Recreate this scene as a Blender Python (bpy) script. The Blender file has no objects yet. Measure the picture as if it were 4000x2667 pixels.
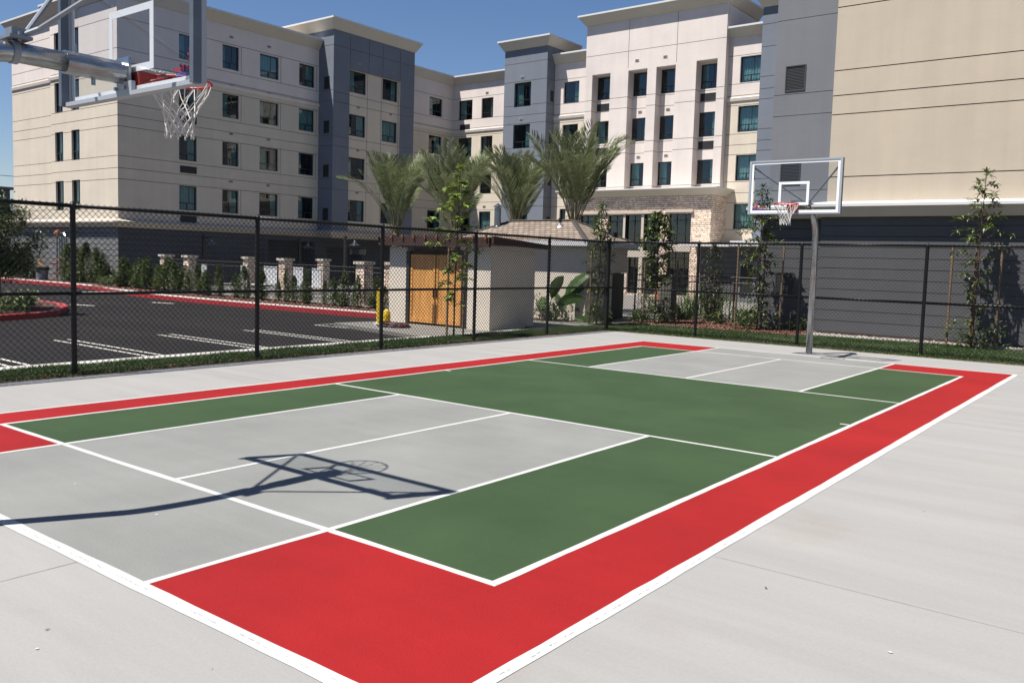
import bpy, math, random
import numpy as np
from mathutils import Vector, Matrix
random.seed(7)
R = math.radians
scene = bpy.context.scene
COL = scene.collection

# ------------------------------------------------------------------ materials
ALB = 0.70   # overall reflectance level that goes with the exposure below
def mat(name, col, rough=0.8, metal=0.0, var=0.0, vscale=3.0, bump=0.0, bscale=60.0, spec=0.5, stretch=None, col2=None, detail=4.0):
    col = tuple(c*ALB for c in col); col2 = tuple(c*ALB for c in col2) if col2 else None
    m = bpy.data.materials.new(name); m.use_nodes = True
    nt = m.node_tree; b = nt.nodes['Principled BSDF']
    b.inputs['Base Color'].default_value = (*col, 1); b.inputs['Roughness'].default_value = rough
    b.inputs['Metallic'].default_value = metal; b.inputs['Specular IOR Level'].default_value = spec
    tc = nt.nodes.new('ShaderNodeTexCoord'); mp = nt.nodes.new('ShaderNodeMapping')
    nt.links.new(tc.outputs['Object'], mp.inputs['Vector'])
    if stretch: mp.inputs['Scale'].default_value = stretch
    if var > 0 or col2:
        n = nt.nodes.new('ShaderNodeTexNoise'); n.inputs['Scale'].default_value = vscale; n.inputs['Detail'].default_value = detail
        n.inputs['Roughness'].default_value = 0.6
        nt.links.new(mp.outputs['Vector'], n.inputs['Vector'])
        cr = nt.nodes.new('ShaderNodeValToRGB')
        c1 = [min(1, c*(1+var)) for c in col]; c0 = col2 if col2 else [c*(1-var) for c in col]
        cr.color_ramp.elements[0].color = (*c0, 1); cr.color_ramp.elements[1].color = (*c1, 1)
        cr.color_ramp.elements[0].position = 0.32; cr.color_ramp.elements[1].position = 0.68
        nt.links.new(n.outputs['Fac'], cr.inputs['Fac']); nt.links.new(cr.outputs['Color'], b.inputs['Base Color'])
    if bump > 0:
        n2 = nt.nodes.new('ShaderNodeTexNoise'); n2.inputs['Scale'].default_value = bscale; n2.inputs['Detail'].default_value = 3
        nt.links.new(tc.outputs['Object'], n2.inputs['Vector'])
        bp = nt.nodes.new('ShaderNodeBump'); bp.inputs['Strength'].default_value = bump; bp.inputs['Distance'].default_value = 0.02
        nt.links.new(n2.outputs['Fac'], bp.inputs['Height']); nt.links.new(bp.outputs['Normal'], b.inputs['Normal'])
    return m

def leafmat(name, col, col2, rough=0.5):
    m = mat(name, col, rough, col2=col2, vscale=9, detail=2)
    nt = m.node_tree; b = nt.nodes['Principled BSDF']; out = nt.nodes['Material Output']
    t = nt.nodes.new('ShaderNodeBsdfTranslucent'); mx = nt.nodes.new('ShaderNodeMixShader'); mx.inputs[0].default_value = 0.25
    src = b.inputs['Base Color'].links[0].from_socket
    nt.links.new(src, t.inputs['Color'])
    nt.links.new(b.outputs[0], mx.inputs[1]); nt.links.new(t.outputs[0], mx.inputs[2]); nt.links.new(mx.outputs[0], out.inputs['Surface'])
    return m

def glassmat(name, tint, refl, fres=1.45, rough=0.02):
    m = bpy.data.materials.new(name); m.use_nodes = True; nt = m.node_tree; nt.nodes.clear()
    out = nt.nodes.new('ShaderNodeOutputMaterial'); tr = nt.nodes.new('ShaderNodeBsdfTransparent'); gl = nt.nodes.new('ShaderNodeBsdfGlossy')
    tr.inputs[0].default_value = (*tint, 1); gl.inputs['Roughness'].default_value = rough; gl.inputs['Color'].default_value = (1, 1, 1, 1)
    fr = nt.nodes.new('ShaderNodeLayerWeight'); fr.inputs['Blend'].default_value = .5
    pw_ = nt.nodes.new('ShaderNodeMath'); pw_.operation = 'POWER'; pw_.inputs[1].default_value = 5; nt.links.new(fr.outputs['Facing'], pw_.inputs[0])
    ad = nt.nodes.new('ShaderNodeMath'); ad.operation = 'MULTIPLY_ADD'; ad.inputs[1].default_value = fres; ad.inputs[2].default_value = refl; ad.use_clamp = True
    mx = nt.nodes.new('ShaderNodeMixShader')
    nt.links.new(pw_.outputs[0], ad.inputs[0]); nt.links.new(ad.outputs[0], mx.inputs[0])
    nt.links.new(tr.outputs[0], mx.inputs[1]); nt.links.new(gl.outputs[0], mx.inputs[2]); nt.links.new(mx.outputs[0], out.inputs['Surface'])
    return m

def stonemat(name):
    m = bpy.data.materials.new(name); m.use_nodes = True; nt = m.node_tree; b = nt.nodes['Principled BSDF']
    tc = nt.nodes.new('ShaderNodeTexCoord'); sx = nt.nodes.new('ShaderNodeSeparateXYZ'); ad = nt.nodes.new('ShaderNodeMath'); cb = nt.nodes.new('ShaderNodeCombineXYZ')
    nt.links.new(tc.outputs['Object'], sx.inputs[0]); nt.links.new(sx.outputs['X'], ad.inputs[0]); nt.links.new(sx.outputs['Y'], ad.inputs[1])
    nt.links.new(ad.outputs[0], cb.inputs['X']); nt.links.new(sx.outputs['Z'], cb.inputs['Y'])
    nz = nt.nodes.new('ShaderNodeTexNoise'); nz.inputs['Scale'].default_value = 3.5; vm = nt.nodes.new('ShaderNodeVectorMath'); vm.operation = 'MULTIPLY_ADD'
    nt.links.new(cb.outputs[0], nz.inputs['Vector'])
    vm.inputs[1].default_value = (0.10, 0.10, 0); nt.links.new(nz.outputs['Color'], vm.inputs[0]); nt.links.new(cb.outputs[0], vm.inputs[2])
    br = nt.nodes.new('ShaderNodeTexBrick'); br.inputs['Scale'].default_value = 1.0
    br.inputs['Brick Width'].default_value = 0.46; br.inputs['Row Height'].default_value = 0.115; br.inputs['Mortar Size'].default_value = 0.008
    br.inputs['Color1'].default_value = (0.92, 0.74, 0.60, 1); br.inputs['Color2'].default_value = (0.58, 0.44, 0.35, 1); br.inputs['Mortar'].default_value = (0.09, 0.07, 0.055, 1)
    br.inputs['Bias'].default_value = -0.2; br.offset = 0.37; br.squash = 0.6; br.squash_frequency = 3
    nt.links.new(vm.outputs[0], br.inputs['Vector'])
    n2 = nt.nodes.new('ShaderNodeTexNoise'); n2.inputs['Scale'].default_value = 6; n2.inputs['Detail'].default_value = 5
    mx = nt.nodes.new('ShaderNodeMixRGB'); mx.blend_type = 'MULTIPLY'; mx.inputs[0].default_value = 0.55
    cr = nt.nodes.new('ShaderNodeValToRGB'); cr.color_ramp.elements[0].color = (0.45, 0.42, 0.4, 1); cr.color_ramp.elements[1].color = (1.2, 1.15, 1.1, 1)
    cr.color_ramp.elements[0].position = .3; cr.color_ramp.elements[1].position = .7
    nt.links.new(tc.outputs['Object'], n2.inputs['Vector']); nt.links.new(n2.outputs['Fac'], cr.inputs[0])
    nt.links.new(br.outputs['Color'], mx.inputs[1]); nt.links.new(cr.outputs[0], mx.inputs[2]); nt.links.new(mx.outputs[0], b.inputs['Base Color'])
    bp = nt.nodes.new('ShaderNodeBump'); bp.inputs['Strength'].default_value = 1.0; bp.inputs['Distance'].default_value = 0.04; bp.invert = True
    ad2 = nt.nodes.new('ShaderNodeMath'); ad2.operation = 'SUBTRACT'; nt.links.new(br.outputs['Fac'], ad2.inputs[0]); nt.links.new(n2.outputs['Fac'], ad2.inputs[1])
    nt.links.new(ad2.outputs[0], bp.inputs['Height']); nt.links.new(bp.outputs['Normal'], b.inputs['Normal'])
    b.inputs['Roughness'].default_value = 0.9
    return m

def shinglemat(name):
    m = bpy.data.materials.new(name); m.use_nodes = True; nt = m.node_tree; b = nt.nodes['Principled BSDF']
    tc = nt.nodes.new('ShaderNodeTexCoord')
    br = nt.nodes.new('ShaderNodeTexBrick'); br.inputs['Scale'].default_value = 1.0
    br.inputs['Brick Width'].default_value = 0.22; br.inputs['Row Height'].default_value = 0.17; br.inputs['Mortar Size'].default_value = 0.014
    br.inputs['Color1'].default_value = (0.235, 0.185, 0.14, 1); br.inputs['Color2'].default_value = (0.15, 0.115, 0.088, 1); br.inputs['Mortar'].default_value = (0.045, 0.036, 0.03, 1)
    nt.links.new(tc.outputs['UV'], br.inputs['Vector']); nt.links.new(br.outputs['Color'], b.inputs['Base Color'])
    bp = nt.nodes.new('ShaderNodeBump'); bp.inputs['Strength'].default_value = 0.8; bp.inputs['Distance'].default_value = 0.03; bp.invert = True
    nt.links.new(br.outputs['Fac'], bp.inputs['Height']); nt.links.new(bp.outputs['Normal'], b.inputs['Normal'])
    b.inputs['Roughness'].default_value = 0.9
    return m

def concretemat(name, col, warm):
    """light broom-finished concrete: streaks, blotches, sparse specks"""
    col = tuple(c*ALB for c in col); m = bpy.data.materials.new(name); m.use_nodes = True; nt = m.node_tree; b = nt.nodes['Principled BSDF']; L = nt.links.new
    tc = nt.nodes.new('ShaderNodeTexCoord')
    def noise(scale, detail, st=None, rough=0.55):
        mp = nt.nodes.new('ShaderNodeMapping')
        if st: mp.inputs['Scale'].default_value = st
        L(tc.outputs['Object'], mp.inputs[0]); n = nt.nodes.new('ShaderNodeTexNoise'); n.inputs['Scale'].default_value = scale
        n.inputs['Detail'].default_value = detail; n.inputs['Roughness'].default_value = rough; L(mp.outputs[0], n.inputs['Vector']); return n.outputs['Fac']
    def ramp(src, p0, p1, c0, c1):
        r = nt.nodes.new('ShaderNodeValToRGB'); r.color_ramp.elements[0].position = p0; r.color_ramp.elements[1].position = p1
        r.color_ramp.elements[0].color = (*c0, 1); r.color_ramp.elements[1].color = (*c1, 1); L(src, r.inputs[0]); return r.outputs[0]
    def mul(a, c):
        x = nt.nodes.new('ShaderNodeMixRGB'); x.blend_type = 'MULTIPLY'; x.inputs[0].default_value = 1; L(a, x.inputs[1]); L(c, x.inputs[2]); return x.outputs[0]
    base = ramp(noise(0.55, 6), .3, .7, col, [c*w for c, w in zip(col, warm)])
    st = ramp(noise(1.6, 5, (0.22, 1.7, 1)), .25, .75, (.87, .875, .885), (1.04, 1.04, 1.04))
    stain = ramp(noise(0.9, 7), .56, .78, (1, 1, 1), (.94, .885, .83))
    fine = ramp(noise(45, 3), .3, .7, (.965,)*3, (1.025,)*3)
    vo = nt.nodes.new('ShaderNodeTexVoronoi'); vo.inputs['Scale'].default_value = 1.9; vo.inputs['Randomness'].default_value = 1; L(tc.outputs['Object'], vo.inputs['Vector'])
    speck = ramp(vo.outputs['Distance'], .010, .020, (.45, .42, .38), (1, 1, 1))
    L(mul(mul(mul(mul(base, st), stain), fine), speck), b.inputs['Base Color'])
    bp = nt.nodes.new('ShaderNodeBump'); bp.inputs['Strength'].default_value = .15; bp.inputs['Distance'].default_value = .01
    L(noise(70, 3), bp.inputs['Height']); L(bp.outputs[0], b.inputs['Normal'])
    b.inputs['Roughness'].default_value = 0.8; b.inputs['Specular IOR Level'].default_value = .2
    return m

def courtmat(name, col, var=0.10):
    m = mat(name, col, 0.7, var=var, vscale=0.9, detail=6, bump=0.25, bscale=160, spec=0.14)
    nt = m.node_tree; b = nt.nodes['Principled BSDF']; tc = [n for n in nt.nodes if n.type == 'TEX_COORD'][0]
    n = nt.nodes.new('ShaderNodeTexNoise'); n.inputs['Scale'].default_value = 90; n.inputs['Detail'].default_value = 2
    nt.links.new(tc.outputs['Object'], n.inputs['Vector'])
    cr = nt.nodes.new('ShaderNodeValToRGB'); cr.color_ramp.elements[0].color = (.95,)*3+(1,); cr.color_ramp.elements[1].color = (1.04,)*3+(1,)
    cr.color_ramp.elements[0].position = .35; cr.color_ramp.elements[1].position = .65; nt.links.new(n.outputs['Fac'], cr.inputs[0])
    x = nt.nodes.new('ShaderNodeMixRGB'); x.blend_type = 'MULTIPLY'; x.inputs[0].default_value = 1
    src = b.inputs['Base Color'].links[0].from_socket; nt.links.new(src, x.inputs[1]); nt.links.new(cr.outputs[0], x.inputs[2]); src = x.outputs[0]
    # roller bands, dusty patches and thin pale scuffs
    for st, sc, lo, hi, c0, c1, dt in (((.5, 5, 1), 1.0, .3, .7, .955, 1.03, 4), ((1, 1, 1), .42, .35, .68, .94, 1.05, 8), ((7, 1.0, 1), 1.3, .70, .76, 1.0, 1.10, 6)):
        mp = nt.nodes.new('ShaderNodeMapping'); mp.inputs['Scale'].default_value = st; mp.inputs['Rotation'].default_value = (0, 0, .5 if dt == 6 else 0); nt.links.new(tc.outputs['Object'], mp.inputs[0])
        n = nt.nodes.new('ShaderNodeTexNoise'); n.inputs['Scale'].default_value = sc; n.inputs['Detail'].default_value = dt; n.inputs['Roughness'].default_value = .62; nt.links.new(mp.outputs[0], n.inputs['Vector'])
        r = nt.nodes.new('ShaderNodeValToRGB'); r.color_ramp.elements[0].position = lo; r.color_ramp.elements[1].position = hi; r.color_ramp.elements[0].color = (c0,)*3+(1,); r.color_ramp.elements[1].color = (c1,)*3+(1,)
        nt.links.new(n.outputs['Fac'], r.inputs[0]); y = nt.nodes.new('ShaderNodeMixRGB'); y.blend_type = 'MULTIPLY'; y.inputs[0].default_value = 1
        nt.links.new(src, y.inputs[1]); nt.links.new(r.outputs[0], y.inputs[2]); src = y.outputs[0]
    nt.links.new(src, b.inputs['Base Color'])
    return m

M = {}
M['pink'] = mat('pink_white_stucco', (0.93, 0.825, 0.755), .9, var=.035, vscale=.5, bump=.25, bscale=45)
M['cream'] = mat('cream_stucco', (0.84, 0.735, 0.59), .9, var=.035, vscale=.5, bump=.25, bscale=45)
def streaks(m, amt=.05):
    nt = m.node_tree; b = nt.nodes['Principled BSDF']; L = nt.links.new; src = b.inputs['Base Color'].links[0].from_socket
    tc = nt.nodes.new('ShaderNodeTexCoord')
    for st, sc, lo, hi in (((1.6, 1.6, .10), 1.4, .30, .75), ((.25, .25, .6), 1.0, .35, .7)):
        mp = nt.nodes.new('ShaderNodeMapping'); mp.inputs['Scale'].default_value = st; L(tc.outputs['Object'], mp.inputs[0])
        n = nt.nodes.new('ShaderNodeTexNoise'); n.inputs['Scale'].default_value = sc; n.inputs['Detail'].default_value = 7; n.inputs['Roughness'].default_value = .65; L(mp.outputs[0], n.inputs['Vector'])
        r = nt.nodes.new('ShaderNodeValToRGB'); r.color_ramp.elements[0].position = lo; r.color_ramp.elements[1].position = hi
        r.color_ramp.elements[0].color = (1-amt*1.6, 1-amt*1.5, 1-amt*1.3, 1); r.color_ramp.elements[1].color = (1+amt*.6,)*3+(1,); L(n.outputs['Fac'], r.inputs[0])
        x = nt.nodes.new('ShaderNodeMixRGB'); x.blend_type = 'MULTIPLY'; x.inputs[0].default_value = 1; L(src, x.inputs[1]); L(r.outputs[0], x.inputs[2]); src = x.outputs[0]
    L(src, b.inputs['Base Color'])
M['tan'] = mat('tan_stucco', (0.66, 0.56, 0.43), .9, var=.05, vscale=.35, bump=.25, bscale=45)
M['slate'] = mat('blue_grey_stucco', (0.215, 0.24, 0.285), .88, var=.06, vscale=.4, bump=.25, bscale=45)
M['grey'] = mat('mid_grey_stucco', (0.225, 0.23, 0.25), .88, var=.05, vscale=.4, bump=.25, bscale=45)
M['siding'] = mat('dark_siding', (0.106, 0.106, 0.113), .8, var=.06, vscale=.6, bump=.1, bscale=50)
for k_ in ('pink', 'cream', 'tan', 'slate', 'grey', 'siding', 'shedwall0'):
    if k_ in M: streaks(M[k_], .045)
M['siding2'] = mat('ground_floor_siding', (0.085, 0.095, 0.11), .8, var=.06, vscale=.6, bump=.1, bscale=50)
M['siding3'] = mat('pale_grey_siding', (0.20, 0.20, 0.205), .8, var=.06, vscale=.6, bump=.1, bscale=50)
M['reveal'] = mat('reveal_joint', (0.20, 0.175, 0.15), .9)  # dark reveal joints, with the shadow inside the thin grooves put into the colour
M['reveal_dark'] = mat('dark_reveal', (0.045, 0.04, 0.035), .9)  # deeper version for siding and tan wall, groove shadow also in the colour
M['cornice'] = mat('cornice_cream', (0.70, 0.63, 0.52), .85, var=.03, vscale=1)
M['cap'] = mat('white_cap', (0.80, 0.80, 0.80), .6)
M['frame'] = mat('window_frame', (0.022, 0.024, 0.026), .4)
M['winglass'] = glassmat('window_glass', (0.70, 0.81, 0.82), 0.05, .8)
M['curtain'] = mat('curtain', (0.55, 0.66, 0.64), .95, var=.1, vscale=4)
M['interior'] = mat('room_interior', (0.035, 0.05, 0.055), .95, var=.4, vscale=1.5)
M['louver'] = mat('louver_dark', (0.05, 0.052, 0.057), .6)
M['ventw'] = mat('vent_cover', (0.55, 0.50, 0.46), .6)
M['black'] = mat('black_void', (0.012, 0.012, 0.012), .8)
M['stone'] = stonemat('ledge_stone')
M['trim'] = mat('cream_trim', (0.66, 0.58, 0.48), .8, var=.03)
M['shingle'] = shinglemat('roof_shingle')
M['shedwall'] = mat('stucco_shed', (0.86, 0.76, 0.63), .9, var=.05, vscale=1.2, bump=.4, bscale=60)
M['gutter'] = mat('white_fascia', (0.75, 0.76, 0.78), .5)
M['brown'] = mat('dark_brown_timber', (0.060, 0.024, 0.016), .7, var=.3, vscale=8)
M['rafter'] = mat('rafter_end', (0.30, 0.125, 0.05), .7, var=.2, vscale=9)
M['door'] = mat('orange_wood', (0.78, 0.37, 0.10), .55, var=.22, vscale=2.2, stretch=(6, 6, 0.7))
M['steel'] = mat('galvanised_steel', (0.50, 0.52, 0.54), .27, .92, var=.18, vscale=7, bump=.1)
M['steel2'] = mat('grey_steel_frame', (0.30, 0.33, 0.37), .5, .35, var=.08, vscale=6)
M['wframe'] = mat('pale_frame', (0.46, 0.49, 0.54), .5, .1)
M['channel'] = mat('dark_steel_channel', (0.15, 0.18, 0.22), .5, .3, var=.08, vscale=6)
M['white'] = mat('white_paint', (0.78, 0.78, 0.77), .5, var=.04, vscale=3)
M['bwhite'] = mat('board_white_paint', (1.15, 1.15, 1.16), .5)
M['linew'] = courtmat('white_line_paint', (0.60, 0.60, 0.585), .04)
M['bglass'] = glassmat('board_glass', (0.91, 0.92, 0.925), 0.012, .35)
M['rim'] = mat('red_rim', (0.62, 0.035, 0.03), .4)
M['net'] = mat('net_cord', (0.78, 0.76, 0.72), .9)
M['logo'] = mat('logo_red', (0.70, 0.02, 0.10), .5)
M['logo2'] = mat('logo_purple', (0.10, 0.05, 0.30), .5)
M['vinyl'] = mat('black_vinyl', (0.008, 0.008, 0.009), .42, spec=.3)
M['iron'] = mat('bronze_iron', (0.035, 0.032, 0.030), .5)
M['ironb'] = mat('beige_steel', (0.16, 0.15, 0.13), .6)
M['asphalt'] = mat('asphalt', (0.028, 0.025, 0.024), .95, spec=.15, col2=(0.017, 0.016, 0.0165), vscale=.5, stretch=(.35, 1.2, 1), bump=.5, bscale=120, detail=8)
M['red_kerb'] = mat('red_kerb_paint', (0.42, 0.03, 0.035), .6, var=.15, vscale=4)
M['kerb'] = mat('kerb_concrete', (0.56, 0.54, 0.49), .8, var=.06, vscale=3)
M['conc'] = concretemat('pad_concrete', (0.345, 0.340, 0.331), (1.05, 1.035, 1.01))
M['deck'] = concretemat('deck_concrete', (0.24, 0.23, 0.21), (1.02, 1.0, .98))
M['joint'] = mat('joint_grey', (0.275, 0.27, 0.26), .9, var=.2, vscale=5)  # grey tone of the pad joints and slab cracks
M['cred'] = courtmat('court_red', (0.315, 0.013, 0.014))
M['cgreen'] = courtmat('court_green', (0.044, 0.079, 0.034))
M['cgrey'] = courtmat('court_grey', (0.258, 0.262, 0.250), .07)
M['soil'] = mat('soil', (0.085, 0.058, 0.038), .95, var=.5, vscale=14, bump=.8, bscale=40)
M['mulch'] = mat('mulch_base', (0.085, 0.035, 0.022), .95, var=.5, vscale=22, bump=.8, bscale=40)
M['chip'] = mat('mulch_chip', (0.22, 0.10, 0.065), .9, var=.5, vscale=6)
M['drygrass'] = mat('turf_base', (0.045, 0.06, 0.018), .95, var=.5, vscale=6)
M['grass'] = leafmat('grass_blade', (0.075, 0.135, 0.022), (0.035, 0.080, 0.014))
M['bark'] = mat('bark', (0.13, 0.095, 0.07), .9, var=.35, vscale=12)
M['reddishbark'] = mat('reddish_bark', (0.20, 0.075, 0.045), .8, var=.4, vscale=12)
M['stake'] = mat('wood_stake', (0.24, 0.15, 0.085), .85, var=.4, vscale=9, stretch=(4, 4, .8))
M['tie'] = mat('rubber_tie', (0.015, 0.015, 0.015), .7)
M['lf_dark'] = leafmat('leaf_dark', (0.085, 0.130, 0.042), (0.035, 0.062, 0.020), .42)
M['lf_mid'] = leafmat('leaf_mid', (0.22, 0.27, 0.065), (0.085, 0.130, 0.032), .42)
M['lf_syc'] = leafmat('leaf_bright', (0.36, 0.46, 0.07), (0.15, 0.24, 0.035), .5)
M['lf_hedge'] = leafmat('leaf_hedge', (0.21, 0.28, 0.065), (0.075, 0.12, 0.03), .5)
M['lf_copper'] = leafmat('leaf_copper', (0.11, 0.085, 0.045), (0.045, 0.033, 0.02), .6)
M['lf_banana'] = leafmat('leaf_banana', (0.085, 0.170, 0.030), (0.040, 0.095, 0.018), .35)
M['lf_palm'] = leafmat('leaf_palm', (0.37, 0.41, 0.20), (0.12, 0.155, 0.07), .45)
M['palmstem'] = mat('palm_stem', (0.22, 0.20, 0.10), .6, var=.2, vscale=5)
M['palmtrunk'] = mat('palm_trunk', (0.15, 0.10, 0.065), .95, var=.4, vscale=14, bump=.8)
M['strap'] = leafmat('strap_leaf', (0.16, 0.22, 0.05), (0.08, 0.13, 0.03), .5)
M['yellow'] = mat('yellow_paint', (0.75, 0.52, 0.015), .45, var=.06, vscale=5)
M['hose'] = mat('hose_maroon', (0.09, 0.022, 0.025), .6)
M['lampsteel'] = mat('lamp_shade_metal', (0.30, 0.32, 0.33), .25, .9)
M['poolwater'] = mat('pool_water', (0.02, 0.22, 0.30), .08, var=.2, vscale=3)
M['sling'] = mat('white_sling', (0.72, 0.72, 0.74), .7)
M['bin'] = mat('bin_plastic', (0.26, 0.28, 0.30), .6)
M['card'] = mat('cardboard', (0.42, 0.27, 0.13), .85, var=.15)
M['vred'] = mat('valve_red', (0.35, 0.03, 0.02), .5)
M['orangelid'] = mat('orange_blanket', (0.55, 0.22, 0.09), .8)
M['doorgrey'] = mat('grey_door', (0.20, 0.21, 0.23), .5)
M['farroof'] = mat('far_roof', (0.14, 0.15, 0.17), .8)
M['wicker'] = mat('wood_chair', (0.35, 0.16, 0.06), .7)
M['pebble'] = mat('pebble', (0.50, 0.47, 0.42), .85, var=.25, vscale=9)
M['deadleaf'] = mat('dead_leaf', (0.20, 0.09, 0.045), .9, var=.4, vscale=9)

# ------------------------------------------------------------------ mesh helpers
class MB:
    def __init__(s, off=(0, 0, 0)): s.v = []; s.f = []; s.m = []; s.off = off; s.smooth = False
    def add(s, vs, fs, mi=0):
        n = len(s.v); s.v += [tuple(p) for p in vs]; s.f += [tuple(i+n for i in f) for f in fs]; s.m += [mi]*len(fs); return s
    def box(s, x0, x1, y0, y1, z0, z1, mi=0):
        return s.add([(x0, y0, z0), (x1, y0, z0), (x1, y1, z0), (x0, y1, z0), (x0, y0, z1), (x1, y0, z1), (x1, y1, z1), (x0, y1, z1)],
                     [(0, 3, 2, 1), (4, 5, 6, 7), (0, 1, 5, 4), (1, 2, 6, 5), (2, 3, 7, 6), (3, 0, 4, 7)], mi)
    def quad(s, a, b, c, d, mi=0): return s.add([a, b, c, d], [(0, 1, 2, 3)], mi)
    def tube(s, pts, r, n=8, mi=0, caps=True):
        pts = [Vector(p) for p in pts]; rs = r if isinstance(r, (list, tuple)) else [r]*len(pts)
        vs = []; up = None
        for i, p in enumerate(pts):
            d = (pts[min(i+1, len(pts)-1)]-pts[max(i-1, 0)]).normalized()
            if up is None: up = Vector((0, 0, 1)) if abs(d.z) < .9 else Vector((1, 0, 0))
            a = d.cross(up).normalized(); b = a.cross(d).normalized(); up = b
            for k in range(n):
                t = 2*math.pi*k/n; vs.append(p+(a*math.cos(t)+b*math.sin(t))*rs[i])
        fs = []
        for i in range(len(pts)-1):
            for k in range(n):
                k2 = (k+1) % n; fs.append((i*n+k, i*n+k2, (i+1)*n+k2, (i+1)*n+k))
        if caps: fs.append(tuple(range(n-1, -1, -1))); fs.append(tuple((len(pts)-1)*n+k for k in range(n)))
        return s.add(vs, fs, mi)
    def lathe(s, prof, c=(0, 0, 0), n=20, mi=0):
        vs = []; 
        for r, z in prof:
            for k in range(n):
                t = 2*math.pi*k/n; vs.append((c[0]+r*math.cos(t), c[1]+r*math.sin(t), c[2]+z))
        fs = []
        for i in range(len(prof)-1):
            for k in range(n):
                k2 = (k+1) % n; fs.append((i*n+k, i*n+k2, (i+1)*n+k2, (i+1)*n+k))
        fs.append(tuple(range(n-1, -1, -1))); fs.append(tuple((len(prof)-1)*n+k for k in range(n)))
        return s.add(vs, fs, mi)
    def torus(s, c, R_, r, n=32, k=8, mi=0):
        return s.tubeloop([(c[0]+R_*math.cos(2*math.pi*i/n), c[1]+R_*math.sin(2*math.pi*i/n), c[2]) for i in range(n)], c, r, k, mi)
    def tubeloop(s, pts, c, r, k, mi=0):
        n = len(pts); vs = []
        for p in pts:
            o = (Vector(p)-Vector(c)); o.z = 0; o.normalize()
            for j in range(k):
                t = 2*math.pi*j/k; vs.append(Vector(p)+o*math.cos(t)*r+Vector((0, 0, 1))*math.sin(t)*r)
        fs = [(i*k+j, ((i+1) % n)*k+j, ((i+1) % n)*k+(j+1) % k, i*k+(j+1) % k) for i in range(n) for j in range(k)]
        return s.add(vs, fs, mi)
    def build(s, name, mats, parent=None, root=None, smooth=False, local=False):
        me = bpy.data.meshes.new(name)
        o_ = Vector((0, 0, 0))
        if not local:
            if root is not None: o_ = Vector(root.location)
            elif parent is not None: o_ = Vector(parent.location)
        vs = [(x-o_.x, y-o_.y, z-o_.z) for x, y, z in s.v] if o_.length else s.v
        me.from_pydata(vs, [], s.f)
        if not isinstance(mats, (list, tuple)): mats = [mats]
        for m in mats: me.materials.append(m)
        if len(mats) > 1: me.polygons.foreach_set('material_index', s.m)
        if smooth: me.polygons.foreach_set('use_smooth', [True]*len(s.f))
        me.update()
        ob = bpy.data.objects.new(name, me); COL.objects.link(ob)
        if parent is not None: ob.parent = parent
        return ob

def tag(o, label=None, cat=None, group=None, kind=None):
    if label: o['label'] = label
    if cat: o['category'] = cat
    if group: o['group'] = group
    if kind: o['kind'] = kind
    return o
def thing(name, loc, label, cat, group=None, rz=0):
    o = bpy.data.objects.new(name, None); COL.objects.link(o); o.location = loc; o.rotation_euler = (0, 0, rz)
    o.empty_display_size = .2
    return tag(o, label, cat, group)
def copy_tree(o, parent=None):
    c = o.copy(); COL.objects.link(c); c.parent = parent
    for ch in KIDS.get(o.name, []): copy_tree(ch, c)
    return c
def kids_index():
    KIDS.clear()
    for o in bpy.data.objects:
        if o.parent: KIDS.setdefault(o.parent.name, []).append(o)
KIDS = {}
def ORD(n):
    return {1: 'first', 2: 'second', 3: 'third', 4: 'fourth', 5: 'fifth'}.get(n, str(n)+('th' if 10 < n < 20 else {1: 'st', 2: 'nd', 3: 'rd'}.get(n % 10, 'th')))

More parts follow.
